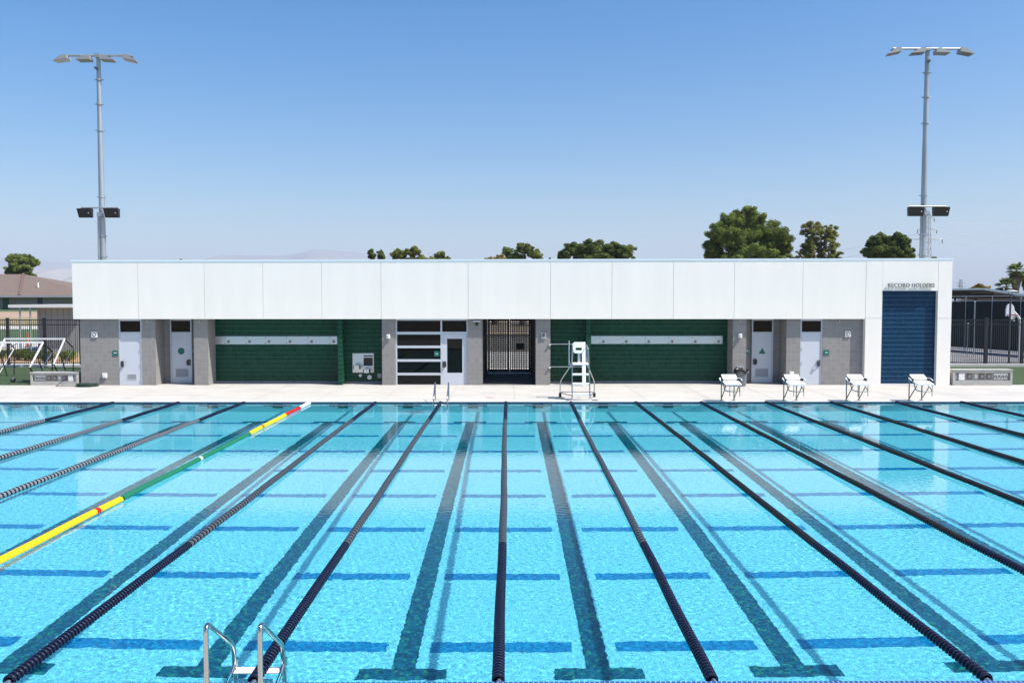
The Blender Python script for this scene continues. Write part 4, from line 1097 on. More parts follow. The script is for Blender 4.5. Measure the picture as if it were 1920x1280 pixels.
def leaves_obj(name, centres, radii, n, size, m, parent, shell=0.5):
    """Many small leaf quads through the clumps' volume, denser near each clump's outside."""
    cen = np.array(centres); rad = np.array(radii)
    wts = (rad[:,0]*rad[:,1]*rad[:,2])**0.67; wts /= wts.sum()
    k = RNG.choice(len(cen), n, p=wts)
    d = RNG.normal(size=(n,3)); d /= np.linalg.norm(d, axis=1, keepdims=True)
    r = RNG.random(n)**shell * (1 + 0.10*RNG.normal(size=n))
    p = cen[k] + d*rad[k]*r[:,None]
    nr = d*0.9 + RNG.normal(size=(n,3))*0.5 + np.array([0, 0, 0.25]); nr /= np.linalg.norm(nr, axis=1, keepdims=True)
    u = np.cross(nr, RNG.normal(size=(n,3))); u /= np.linalg.norm(u, axis=1, keepdims=True)
    w = np.cross(nr, u)
    s = size*RNG.uniform(0.6, 1.4, n)[:,None]
    v = np.stack([p + u*s, p + w*s*0.5, p - u*s, p - w*s*0.5], 1).reshape(-1,3) - np.array(parent['_org'])
    me = bpy.data.meshes.new(name)
    me.vertices.add(4*n); me.vertices.foreach_set('co', v.ravel())
    me.loops.add(4*n); me.loops.foreach_set('vertex_index', np.arange(4*n, dtype=np.int32))
    me.polygons.add(n); me.polygons.foreach_set('loop_start', np.arange(0, 4*n, 4, dtype=np.int32))
    me.update(calc_edges=True); me.materials.append(m)
    o = bpy.data.objects.new(name, me); C.objects.link(o); o.parent = parent
    return o
def tree(name, label, blobs, Y, m, n, size, depth=0.8, sub=7, base_z=0.0, group='trees beyond the building', limb=1.0, clump=0.27, shell=0.40, cat='tree', fill=True):
    """blobs: list of (px, py, rx_px, ry_px) of the crown's lobes as they stand at distance Y."""
    s = Y / FPX
    lob = []; blobs = [(px, py, rx*1.12, ry*1.10) for px, py, rx, ry in blobs]
    for (px, py, rx, ry) in blobs:
        x, z = P(px, py, Y); lob.append((x, z, rx*s, ry*s))
    xm = sum(l_[0]*l_[2] for l_ in lob) / sum(l_[2] for l_ in lob)
    t_ = thing(name, label, cat, (xm, Y, base_z), group)
    cen, rad = [], []
    q = MB()
    zlow = min(l_[1] - l_[3] for l_ in lob)
    zt = max(base_z + 0.8, base_z + (zlow - base_z)*0.75)
    r0 = 0.035*(max(l_[1] for l_ in lob) - base_z) + 0.06
    q.tube([(xm, Y, base_z - 0.1), (xm + r0*0.5, Y, (base_z + zt)/2), (xm, Y, zt)], [r0*1.2, r0, r0*0.8], 9)
    for (x, z, rx, rz) in lob:
        yy0 = Y + random.uniform(-0.35, 0.35)*rx*depth
        q.tube([(xm, Y, zt - r0), ((x + xm)/2 + random.uniform(-.2,.2)*rx, (Y + yy0)/2, (zt + z)/2 - 0.1*rz), (x, yy0, z), (x + random.uniform(-.3,.3)*rx, yy0, z + 0.55*rz)], [r0*0.55*limb, r0*0.4*limb, r0*0.26*limb, r0*0.08*limb], 6)
        if fill: cen.append((x, yy0, z)); rad.append((rx*0.62, rx*depth*0.62, rz*0.62))
        for _ in range(int(sub*2.4)):
            for _try in range(20):
                d = Vector((random.uniform(-1,1), random.uniform(-1,1), random.uniform(-1,1)))
                if 0.35 < d.length < 1: break
            k = random.uniform(0.75, 1.25)*clump
            c_ = (x + d.x*rx*(1-k*0.55), yy0 + d.y*rx*depth*(1-k*0.55), z + d.z*rz*(1-k*0.55))
            cen.append(c_)
            rr = min(rx, rz)
            rad.append(((rr*0.55 + rx*0.45)*k, (rr*0.55 + rx*0.45)*k*depth, (rr*0.7 + rz*0.3)*k*0.85))
            if random.random() < 0.5: q.tube([(x, yy0, z - rz*0.3), c_], [r0*0.16*limb, r0*0.05*limb], 5)
    q.build('trunk', M['bark'], t_)
    leaves_obj('crown', cen, rad, int(n*3.0), size*0.5, m, t_, shell)
    return t_
G = 'trees beyond the building'
tree('cypress', 'dark narrow tree, left one of a close pair behind the roof', [(697, 478, 7, 13), (698, 495, 8, 12)], 150, M['leaf_dark'], 2600, 0.30, sub=9)
tree('cypress', 'dark narrow tree, right one of a close pair behind the roof', [(714, 479, 8, 13), (715, 496, 9, 12)], 152, M['leaf_dark'], 2800, 0.30, sub=9)
tree('pine_tree', 'olive pine tree with three rounded tufts behind the roof near the cypress pair', [(748, 478, 17, 12), (776, 472, 17, 12), (760, 492, 28, 10), (790, 484, 9, 8), (798, 490, 8, 7)], 140, M['leaf_olive'], 9000, 0.24, sub=9)
tree('pine_tree', 'small pine tree leaning right behind the roof above the storefront', [(825, 479, 11, 9), (815, 489, 13, 8), (838, 487, 9, 6)], 142, M['leaf_olive'], 4200, 0.24, sub=8)
tree('pine_tree', 'pine tree with a broad flat crown behind the roof above the passage', [(950, 469, 12, 8), (983, 468, 22, 12), (1003, 478, 14, 11), (965, 482, 24, 11), (1012, 487, 9, 7)], 140, M['leaf'], 9500, 0.24, sub=9)
tree('shrub_tree', 'low yellowish tree just left of the flat crowned pine behind the roof', [(918, 488, 14, 7), (938, 484, 13, 7)], 135, M['leaf_yellow'], 2600, 0.22, sub=7)
tree('shrub_tree', 'tiny pale tree top left of the dense umbrella crowned tree', [(1031, 488, 5, 6)], 150, M['leaf_olive'], 500, 0.22, sub=5)
tree('umbrella_pine', 'dense wide umbrella crowned pine behind the middle of the roof', [(1075, 471, 24, 16), (1110, 468, 30, 18), (1145, 470, 28, 17), (1170, 474, 23, 16), (1120, 485, 50, 14), (1052, 482, 10, 10)], 130, M['leaf_dark'], 26000, 0.24, sub=12)
tree('pine_tree', 'largest pine tree with a tall rounded crown behind the right half of the roof', [(1412, 412, 32, 24), (1375, 415, 26, 22), (1350, 440, 32, 24), (1395, 445, 42, 34), (1440, 438, 34, 30), (1465, 460, 26, 28), (1340, 470, 22, 22), (1400, 478, 50, 26), (1455, 488, 34, 20)], 105, M['leaf'], 46000, 0.20, sub=11)
tree('oak_tree', 'thin open crowned tree with visible limbs just right of the largest pine', [(1522, 432, 22, 18), (1556, 436, 24, 17), (1540, 462, 34, 22), (1515, 458, 16, 16), (1556, 480, 24, 18), (1510, 482, 20, 16)], 102, M['leaf_olive'], 13000, 0.15, sub=15, limb=1.3, clump=0.21, fill=False)
tree('pine_tree', 'dark round bushy pine tree left of the right light mast', [(1648, 452, 18, 17), (1684, 453, 20, 18), (1636, 472, 18, 18), (1666, 470, 34, 24), (1692, 476, 18, 18)], 100, M['leaf_dark'], 22000, 0.20, sub=11)
tree('shrub_tree', 'tiny dark tree top showing over the left part of the roof', [(339, 491, 9, 5)], 160, M['leaf_dark'], 500, 0.2, sub=5)
# ------------------------------------------------------------------ palms
def palm(label, px, py, Y, fr, trunk_r, nfr=34, skirt=True, base_z=0.0):
    x, z = P(px, py, Y)
    t_ = thing('palm_tree', label, 'palm', (x, Y, base_z), 'palm trees on the right')
    q = MB(); q.tube([(x, Y, base_z - 0.1), (x + 0.1, Y, (z+base_z)/2), (x, Y, z)], [trunk_r*1.3, trunk_r, trunk_r*0.9], 10)
    if skirt: q.tube([(x, Y, z - fr*1.7), (x, Y, z - fr*0.9), (x, Y, z - 0.1)], [trunk_r*1.2, trunk_r*1.8, trunk_r*1.5], 12)
    q.build('trunk', M['bark'], t_)
    vs, fs = [], []
    for i in range(nfr):
        a = random.uniform(0, 2*math.pi); el = random.uniform(-0.9, 1.35)
        d = Vector((math.cos(a)*math.cos(el), math.sin(a)*math.cos(el), math.sin(el)))
        side = d.cross(Vector((0,0,1))).normalized()
        L_ = fr*random.uniform(0.8, 1.1); stem = 0.45
        c0 = Vector((x, Y, z)) + d*L_*stem
        nb = 9
        for k in range(nb):   # fan of narrow blades
            b_ = (k/(nb-1) - 0.5)*1.9
            dd = (d*math.cos(b_) + side*math.sin(b_)).normalized()
            tip = c0 + dd*L_*0.62*(1-0.2*abs(b_)) + Vector((0,0,-0.16*L_))
            w = dd.cross(side.cross(d)).normalized()*0.05*fr
            j = len(vs); vs += [c0 - w*0.5, c0 + w*0.5, c0 + (tip-c0)*0.6 + w, tip, c0 + (tip-c0)*0.6 - w]; fs.append((j, j+1, j+2, j+3, j+4))
        j = len(vs); w = side*0.02*fr; vs += [Vector((x,Y,z)) - w, Vector((x,Y,z)) + w, c0 + w, c0 - w]; fs.append((j, j+1, j+2, j+3))
    q = MB(); q.add(vs, fs); q.build('fronds', M['leaf_dark'], t_)
palm('tall fan palm with a thick dead frond skirt at the right picture edge', 1906, 508, 120, 1.55, 0.36, 60)
palm('shorter fan palm just left of the tall one behind the dark canopy roof', 1887, 538, 110, 1.7, 0.25, 40, False)
palm('tiny palm top showing over the tower roof beside the right mast', 1752, 490, 160, 1.2, 0.25, 30, False)
tree('shrub_tree', 'yellowish leafy tree behind the dark canopy roof', [(1836, 537, 11, 7), (1848, 541, 12, 7), (1824, 543, 10, 5)], 125, M['leaf_yellow'], 3200, 0.2, sub=8)
tree('shrub_tree', 'dark tree at the right picture edge behind the tall palm', [(1922, 530, 10, 22)], 130, M['leaf_dark'], 3000, 0.24, sub=8)

# ------------------------------------------------------------------ transmission towers and wires
def lattice_bar(q, pts, r):
    for a, c in pts: q.tube([a, c], r, 4, False)
def pylon(label, px, py_top, Y, hw_base, hw_top, arms, r):
    x, zt = P(px, py_top, Y)
    t_ = thing('transmission_tower', label, 'transmission tower', (x, Y, 0.0), 'transmission towers in the distance')
    q = MB(); nlev = 14
    lv = [(zt*(i/nlev), hw_base + (hw_top - hw_base)*min(1, (i/nlev)**0.6)) for i in range(nlev+1)]
    for (z0, h0), (z1, h1) in zip(lv[:-1], lv[1:]):
        c0 = [(x + sx*h0, Y + sy*h0, z0) for sx, sy in ((-1,-1),(1,-1),(1,1),(-1,1))]; c1 = [(x + sx*h1, Y + sy*h1, z1) for sx, sy in ((-1,-1),(1,-1),(1,1),(-1,1))]
        for k in range(4):
            q.tube([c0[k], c1[k]], r, 4, False); q.tube([c0[k], c1[(k+1)%4]], r*0.7, 4, False); q.tube([c0[(k+1)%4], c1[k]], r*0.7, 4, False); q.tube([c1[k], c1[(k+1)%4]], r*0.7, 4, False)
    q.build('lattice', M['galv'], t_)
    tips = []
    for py, half in arms:
        za = P(px, py, Y)[1]; hl = half*Y/FPX
        for s in (-1, 1):
            q = MB(); tip = (x + s*hl, Y, za); ht = 0.028*zt
            q.tube([(x + s*hw_top, Y - hw_top, za), tip], r, 4, False); q.tube([(x + s*hw_top, Y + hw_top, za), tip], r, 4, False); q.tube([(x + s*hw_top, Y, za + ht), tip], r, 4, False)
            for f in (0.25, 0.5, 0.75):
                xx = x + s*(hw_top + (hl - hw_top)*f); q.tube([(xx, Y, za), (xx - s*(hl-hw_top)*0.12, Y, za + ht*(1-f))], r*0.7, 4, False)
            arm = q.build('crossarm', M['galv'], t_)
            q = MB(); q.tube([tip, (tip[0], Y, za - 0.04*zt)], r*1.6, 6); q.build('insulator', M['darkgrey'], arm)
            tips.append((tip[0], Y, za - 0.04*zt))
    return t_, tips
pt, tips = pylon('tall steel lattice transmission tower behind the right light mast', 1739, 402, 420, 3.0, 1.0, ((409, 13), (431, 18), (449, 29)), 0.11)
pylon('tiny distant transmission tower right of the pool building', 1802, 524, 900, 3.0, 1.0, ((530, 7), (536, 8)), 0.16)
ends = [(1990, 416), (1990, 441), (1990, 462)]
for (tip, (ex, ey), lab) in zip([tips[1], tips[3], tips[5]], ends, ('top power line right of the transmission tower', 'middle power line right of the transmission tower', 'lowest power line right of the transmission tower')):
    xe, ze = P(ex, ey, 430); q = MB()
    q.tube([(tip[0] + (xe - tip[0])*t/10, tip[1] + t, tip[2] + (ze - tip[2])*t/10 - 1.2*math.sin(math.pi*t/10)) for t in range(11)], 0.05, 4, False)
    tag(q.build('power_line', M['galv']), lab, 'power line', 'power lines from the transmission tower')
for (tip, (ex, ey), lab) in zip([tips[2], tips[4]], [(1570, 470), (1560, 486)], ('upper power line sloping down left of the right mast', 'lower power line sloping down left of the right mast')):
    xe, ze = P(ex, ey, 620); q = MB()
    q.tube([(tip[0] + (xe - tip[0])*t/10, tip[1] + 20*t, tip[2] + (ze - tip[2])*t/10 - 1.0*math.sin(math.pi*t/10)) for t in range(11)], 0.05, 4, False)
    tag(q.build('power_line', M['galv']), lab, 'power line', 'power lines from the transmission tower')

# ------------------------------------------------------------------ left side: fence, field, shed, school
def fence(x0, x1, Y, z0, z1, posts, label, spacing=0.118):
    t_ = thing('picket_fence', label, 'fence', ((x0+x1)/2, Y, 0.0), 'dark metal picket fences')
    q = MB(); q.box(x0, x1, Y - 0.02, Y + 0.02, z1 - 0.06, z1 - 0.01); q.box(x0, x1, Y - 0.02, Y + 0.02, z1 - 0.33, z1 - 0.28); q.box(x0, x1, Y - 0.02, Y + 0.02, z0 + 0.08, z0 + 0.13); q.build('rails', M['fencemetal'], t_)
    q = MB(); n = int((x1-x0)/spacing)
    for i in range(n):
        xx = x0 + spacing*(i+0.5); q.box(xx - 0.014, xx + 0.014, Y - 0.034, Y - 0.0205, z0 + 0.04, z1)
    o = q.build('pickets', M['fencemetal'], t_); o['kind'] = 'stuff'
    for px in posts:
        q = MB(); q.box(px - 0.07, px + 0.07, Y - 0.09, Y + 0.05, 0.0, z1 + 0.06); q.box(px - 0.08, px + 0.08, Y - 0.10, Y + 0.06, z1 + 0.061, z1 + 0.085); q.build('post', M['fencemetal'], t_)
M['fencemetal'] = mat('fence_powder_coat', (0.018, 0.020, 0.026), 0.4)
YFE = 47.9
zf0, zf1 = 0.12, Z(598.5, YFE)
fence(-60, X(149, YFE), YFE, zf0, zf1, [X(15, YFE), X(84, YFE), X(84, YFE) - 4.2, X(84,YFE) - 6.3, X(84,YFE)+2.05], 'dark metal picket fence on a kerb left of the building')
fence(X(1770, YFE), 60, YFE, zf0, zf1, [X(1848.5, YFE), X(1916.5, YFE), X(1916.5, YFE) + 2.1, X(1916.5,YFE) + 4.2], 'dark metal picket fence on a kerb right of the building')
kb = MB(); kb.box(-60, XLB - 0.5, 47.5, 48.2, -0.09, 0.12); kb.box(X(1783,YB) + 0.5, 60, 47.5, 48.2, -0.09, 0.16)
struct(kb.build('kerb', M['curb']))
# field behind the left fence rising gently to the school
def gz(y): 
    t = min(1, max(0, (y - 56)/74)); return 0.02 + 2.45*t*t*(3-2*t)
M['mulch'] = mat('tan_mulch', (0.36, 0.23, 0.12), 0.95, var=0.3, scale=3)
M['pave'] = mat('pale_paving', (0.42, 0.41, 0.38), 0.9, var=0.08)
M['dirt'] = mat('bare_dirt', (0.30, 0.21, 0.15), 0.95, var=0.15, scale=0.15, stretch=(0.3, 1, 1))
M['drygrass'] = mat('dry_grass', (0.22, 0.18, 0.09), 0.95, var=0.3, scale=0.5)
M['turf'] = mat('sports_turf', (0.05, 0.09, 0.03), 0.9, var=0.25, scale=0.6)
M['sidewalk'] = mat('sidewalk', (0.5, 0.5, 0.48), 0.9, var=0.06)
def field(name, ya, yb, m, dz=0.0, x0=-170, x1=-12):
    q = MB(); n = max(1, int((yb-ya)/3))
    for i in range(n):
        a, c = ya + (yb-ya)*i/n, ya + (yb-ya)*(i+1)/n
        q.face([(x0,a,gz(a)+dz),(x1,a,gz(a)+dz),(x1,c,gz(c)+dz),(x0,c,gz(c)+dz)])
    return struct(q.build(name, M[m]))
yc_ = [48.2, 50.4, 57.0]
field('sidewalk', 48.2, 50.2, 'sidewalk'); field('planting_bed', 50.2, 56.5, 'mulch'); field('field', 56.5, 64, 'drygrass')
field('field', 64, 70, 'pave'); field('field', 70, 86, 'turf'); field('field', 86, 90, 'pave'); field('field', 90, 103, 'drygrass'); field('field', 103, 118, 'dirt'); field('field', 118, 400, 'turf')
# shrubs in the bed
def shrub(x, y, w, h, label, m='leaf_dark', grp='low shrubs in the mulch bed'):
    t_ = thing('shrub', label, 'shrub', (x, y, gz(y)), grp)
    cen = [(x + random.uniform(-.35,.35)*w, y + random.uniform(-.3,.3)*w, gz(y) + h*random.uniform(0.25, 0.75)) for _ in range(9)]
    q = MB()
    for c_ in cen[:6]: q.tube([(x, y, gz(y) - 0.03), c_], [0.025, 0.008], 5)
    q.build('stem', M['bark'], t_)
    leaves_obj('foliage', cen, [(w*0.3, w*0.3, h*0.32)]*9, 900, 0.055, M[m], t_)
shl = ['low dark shrub in the mulch behind the fence at the left picture edge', 'low dark shrub in the mulch behind the leftmost fence post', 'low dark shrub in the mulch behind the goal crossbars', 'low dark shrub in the mulch just left of the second fence post', 'low dark shrub in the mulch just right of the second fence post', 'low dark shrub in the mulch closest to the building']
for px, lab in zip((3, 24, 38, 58, 94, 139), shl): shrub(X(px, 52.5), 52.5 + random.uniform(-0.8, 0.8), random.uniform(0.8, 1.1), random.uniform(0.6, 0.85), lab)
shrub(X(117, 53), 53.3, 1.0, 0.6, 'low dark shrub in the mulch behind the right goal post')
shrub(X(72, 54), 54.6, 0.9, 0.6, 'low dark shrub set back in the mulch beneath the grey shed')
q = MB(); cx_, cy_ = X(43, 39.5), 38.6
shr = thing('ball', 'small dark ball on the lawn left of the equipment wall', 'ball', (cx_, cy_, 0.01))
q = MB(); bmx = bmesh.new(); bmesh.ops.create_uvsphere(bmx, u_segments=20, v_segments=12, radius=0.12)
q.add([(v.co.x + cx_, v.co.y + cy_, v.co.z + 0.13) for v in bmx.verts], [tuple(v.index for v in f.verts) for f in bmx.faces], True); bmx.free(); q.build('shell', M['darkgrey'], shr)
# orange marker post and white post in the field
yy = 66; xx = X(51, yy)
t_ = thing('marker_post', 'slim orange post standing in the field behind the left fence', 'post', (xx, yy, gz(yy)))
q = MB(); q.tube([(xx, yy, gz(yy)), (xx, yy, gz(yy) + 0.06)], 0.22, 14); q.build('base', M['black'], t_)
q = MB(); q.tube([(xx, yy, gz(yy) + 0.06), (xx, yy, gz(yy) + 1.2)], [0.09, 0.05], 12); q.build('tube', mat('orange_plastic', (0.7, 0.12, 0.02), 0.5), t_)
# grey shed with a flat roof
ysd = 60.0; gsd = gz(ysd)
t_ = thing('equipment_shed', 'grey board clad shed with a flat roof and open porch behind the left fence', 'shed', (X(105, ysd), ysd, gsd))
xs0, xs1 = X(70.5, ysd), X(160, ysd); zr = Z(571, ysd)
q = MB(); q.box(xs0, xs1, ysd, ysd + 6, gsd - 0.2, Z(576.5, ysd)); 
M['boards'] = brick_mat('grey_board_cladding', (0.30, 0.30, 0.305), (0.27, 0.27, 0.28), (0.14, 0.14, 0.15), 0.42, 6.0, 0.0, 0.02, 0.8, 0.4, 0.05)
q.build('wall', M['boards'], t_)
q = MB(); q.box(X(29, ysd), xs1 + 0.2, ysd - 0.8, ysd + 6.3, Z(576.5, ysd) + 0.002, zr); q.build('roof', M['backing'], t_)
q = MB(); q.box(xs0 - 0.0, xs1, ysd - 0.02, ysd - 0.001, Z(594, ysd), Z(592.5, ysd)); q.build('trim', M['louver'], t_)
for px in (47.5, 66.5):
    q = MB(); xx = X(px, ysd); q.tube([(xx, ysd - 0.6, gsd - 0.1), (xx, ysd - 0.6, Z(576.5, ysd))], 0.06, 8); q.build('porch_post', M['galv'], t_)
# school building with a brown hip roof
ysc = 128.0; gsc = gz(ysc)
ze, zrd = Z(553.5, ysc), Z(514.5, ysc)
M['shingle'] = mat('brown_shingles', (0.14, 0.105, 0.088), 0.9, var=0.12, scale=2.5, stretch=(1, 1, 4))
M['stucco'] = mat('grey_stucco', (0.235, 0.22, 0.20), 0.9, var=0.04)
t_ = thing('school_building', 'long grey school building with a brown hip roof beyond the field', 'building', (X(40, ysc), ysc, gsc))
xw0, xw1 = X(-190, ysc), X(175, ysc)
q = MB(); q.box(xw0, xw1, ysc + 1.2, ysc + 16, gsc - 0.2, ze - 0.15); q.build('wall', M['stucco'], t_)
q = MB(); e0, e1 = xw0 - 1.2, xw1 + 1.2; r0_, r1_ = X(-190, ysc) + 9, X(-14, ysc)
q.add([(e0,ysc,ze),(e1,ysc,ze),(e1,ysc+17.2,ze),(e0,ysc+17.2,ze),(r0_,ysc+8.6,zrd+0.3),(r1_,ysc+8.6,zrd+0.3)], [(0,1,5,4),(1,2,5),(2,3,4,5),(3,0,4),(3,2,1,0)])
rf = q.build('roof', M['shingle'], t_)
q = MB(); q.box(e0, e1, ysc - 0.05, ysc - 0.001, ze - 0.32, ze + 0.02); q.build('fascia_board', M['louver'], t_)
q = MB(); xx = X(53, ysc); q.tube([(xx, ysc + 3, ze + 1.2), (xx, ysc + 3, ze + 2.0)], 0.12, 8); q.build('vent_pipe', M['offwhite'], rf)
q = MB(); q.bar((X(-14, ysc), ysc + 8.6, zrd + 0.42), (X(38, ysc), ysc + 0.05, ze + 0.1), 0.35, 0.12); q.build('hip_ridge', mat('ridge_shingle', (0.12, 0.075, 0.065), 0.9), rf)
for a, c, col, nm, lb in ((-2, 9.5, (0.006, 0.06, 0.04), 'door', 'dark green door'), (64, 73, (0.006, 0.02, 0.09), 'door', 'dark blue door')):
    q = MB(); q.box(X(a, ysc), X(c, ysc), ysc + 1.12, ysc + 1.198, gsc, ze - 0.4); o = q.build(nm, mat(nm + '_' + lb.replace(' ', '_'), col, 0.5), t_); o['label'] = lb
t_ = thing('outbuilding', 'brown roof peak of another school block just left of the pool building', 'building', (X(128, 165), 165, gz(165)))
a0, a1, zz = X(119, 165), X(200, 165), Z(541, 165)
q = MB(); q.box(a0, a1, 165, 175, gz(165), zz - 0.4); q.build('wall', M['stucco'], t_)
q = MB(); q.add([(a0-0.5,164.5,zz-0.4),(a1,164.5,zz-0.4),(a1,175.5,zz-0.4),(a0-0.5,175.5,zz-0.4),(a0+4.5,170,Z(530,168)),(a1-4,170,Z(530,168))], [(0,1,5,4),(1,2,5),(2,3,4,5),(3,0,4),(3,2,1,0)]); q.build('roof', M['shingle'], t_)
tree('pine_tree', 'bushy pine tree rising behind the brown school roof', [(26, 487, 15, 12), (48, 487, 14, 12), (66, 493, 10, 9), (38, 503, 26, 13), (24, 512, 14, 12), (48, 518, 20, 10)], 150, M['leaf'], 13000, 0.24, sub=10, base_z=2.4, group='trees behind the school')
tree('cypress', 'tiny dark cypress tip above the school roof', [(83.5, 527, 2.6, 6), (86, 530, 2, 5)], 190, M['leaf_dark'], 500, 0.25, sub=6, base_z=2.4, group='trees behind the school')
tree('shrub_tree', 'low rounded green tree top above the school roof beside the cypress tip', [(93, 532, 9, 5)], 185, M['leaf'], 900, 0.25, sub=6, base_z=2.4, group='trees behind the school')

# ------------------------------------------------------------------ right side: court, canopy, windscreen fence, basketball hoop
M['asphalt'] = mat('court_asphalt', (0.16, 0.16, 0.165), 0.9, var=0.2, scale=0.7)
q = MB(); q.box(X(1783, YB) - 6, 90, 48.2, 82, -0.09, 0.012); struct(q.build('court', M['asphalt']))
M['screen'] = mat('dark_green_windscreen', (0.007, 0.013, 0.011), 0.9, var=0.4, scale=0.8, stretch=(3, 3, 0.4))
pA = (X(1745, 66, 600), 68.5); pB = (X(1975, 56, 600), 52.5)
t_ = thing('windscreen_fence', 'tall fence covered in dark green windscreen behind the right picket fence', 'fence', ((pA[0]+pB[0])/2, (pA[1]+pB[1])/2, 0.0))
def alongf(f): return (pA[0] + (pB[0]-pA[0])*f, pA[1] + (pB[1]-pA[1])*f)
zw = 3.72
nn = 60; q = MB()
for i in range(nn):
    f0, f1 = i/nn, (i+1)/nn; a, c = alongf(f0), alongf(f1)
    w0, w1 = 0.05*math.sin(i*1.9), 0.05*math.sin((i+1)*1.9)
    q.face([(a[0], a[1]+w0, 0.25), (c[0], c[1]+w1, 0.25), (c[0], c[1]+w1, zw), (a[0], a[1]+w0, zw)])
q.build('windscreen', M['screen'], t_)
for zz in (0.15, 3.78, 4.12):
    q = MB(); q.tube([(pA[0], pA[1]-0.08, zz), (pB[0], pB[1]-0.08, zz)], 0.025, 8); q.build('rail', M['galv'], t_)
for f in [0.02 + 0.16*i for i in range(7)]:
    a = alongf(f); q = MB(); q.tube([(a[0], a[1]-0.1, 0), (a[0], a[1]-0.1, 4.15)], 0.026, 8); q.build('post', M['galv'], t_)
for px, y_, h_, lab in ((1826.5, 56, Z(566, 56), 'taller pale pole standing before the dark windscreen fence'), (1814.5, 57, Z(607, 57), 'shorter pale pole standing before the dark windscreen fence')):
    xx = X(px, y_); tt = thing('court_pole', lab, 'pole', (xx, y_, 0.01), 'pale poles on the court')
    q = MB(); q.tube([(xx, y_, 0.0), (xx, y_, h_)], 0.034, 8); q.build('shaft', M['galv'], tt)
    q = MB(); q.tube([(xx, y_, h_), (xx, y_, h_ + 0.05)], 0.06, 8); q.build('cap', M['offwhite'], tt)
# canopy
yc2 = 78
t_ = thing('shade_canopy', 'dark flat shade canopy roof beyond the fences on the right', 'canopy', (X(1850, yc2), yc2, 0.0))
cx0, cxm, cx1 = X(1740, yc2), X(1843, yc2), X(1990, yc2)
z0, zm_, z1 = Z(541.5, yc2), Z(540.5, yc2), Z(563, yc2)
q = MB()
for (a, za, c, zc_) in ((cx0, z0, cxm, zm_), (cxm, zm_, cx1, z1)):
    q.hexa([(a,yc2,za-0.16),(c,yc2,zc_-0.16),(c,yc2+14,zc_-0.16),(a,yc2+14,za-0.16),(a,yc2,za),(c,yc2,zc_),(c,yc2+14,zc_),(a,yc2+14,za)])
q.build('roof', mat('canopy_steel', (0.06, 0.065, 0.075), 0.5), t_)
q = MB(); q.bar((cxm, yc2 - 0.06, zm_ - 0.06), (cx1, yc2 - 0.06, z1 - 0.06), 0.1, 0.2); q.bar((cx0, yc2 - 0.06, z0 - 0.06), (cxm, yc2 - 0.06, zm_ - 0.06), 0.1, 0.14); q.build('edge_trim', mat('canopy_trim', (0.22, 0.30, 0.36), 0.5), t_)
for i in range(7):
    q = MB(); xx = cx0 + (cx1-cx0)*i/6; zz = z0 - 0.2 if xx < cxm else z0 - 0.2 - (xx-cxm)/(cx1-cxm)*(zm_-z1); q.box(xx - 0.08, xx + 0.08, yc2 + 0.3, yc2 + 13.5, zz - 0.22, zz - 0.0); q.build('beam', M['blackmetal'], t_)
    q = MB(); q.box(xx - 0.08, xx + 0.08, yc2 + 7, yc2 + 7.16, 0, zz - 0.22); q.build('post', M['blackmetal'], t_)
# salmon building beyond
yb3 = 105
t_ = thing('salmon_building', 'low salmon coloured building at the right picture edge', 'building', (X(1960, yb3), yb3, 0.0))
q = MB(); q.box(X(1893, yb3), X(2090, yb3), yb3, yb3 + 12, 0, Z(563.5, yb3)); q.build('wall', mat('salmon_stucco', (0.42, 0.24, 0.20), 0.9, var=0.06), t_)
q = MB(); q.box(X(1893, yb3) - 0.15, X(2090, yb3) + 0.15, yb3 - 0.15, yb3 + 12.2, Z(563.5, yb3) + 0.002, Z(561.5, yb3)); q.build('roof_edge', M['louver'], t_)
q = MB(); q.box(X(1930, yb3), X(1950, yb3), yb3 - 0.03, yb3 - 0.002, 1.0, 2.4); q.build('window', M['glass'], t_)
# walkway lamp with a disc head
yl = 50.0; xl = X(1893, yl)
t_ = thing('pathway_lamp', 'slim dark lamp post with a flat disc top by the basketball hoop', 'lamp post', (xl, yl, 0.012))
q = MB(); q.tube([(xl, yl, 0.012), (xl, yl, Z(552, yl))], 0.055, 12); q.build('post', M['darkgrey'], t_)
q = MB(); q.disc((xl, yl, 0.03), 0.12, (0,0,1), 0.03, 16); q.build('base', M['darkgrey'], t_)
for s in (-1, 1):
    q = MB(); q.tube([(xl, yl, Z(553, yl)), (xl + s*0.2, yl, Z(547, yl))], 0.018, 6); q.build('arm', M['darkgrey'], t_)
q = MB(); zz = Z(545.5, yl); q.tube([(xl, yl, zz - 0.04), (xl, yl, zz), (xl, yl, zz + 0.05)], [0.34, 0.37, 0.15], 28); q.build('disc_shade', M['offwhite'], t_)
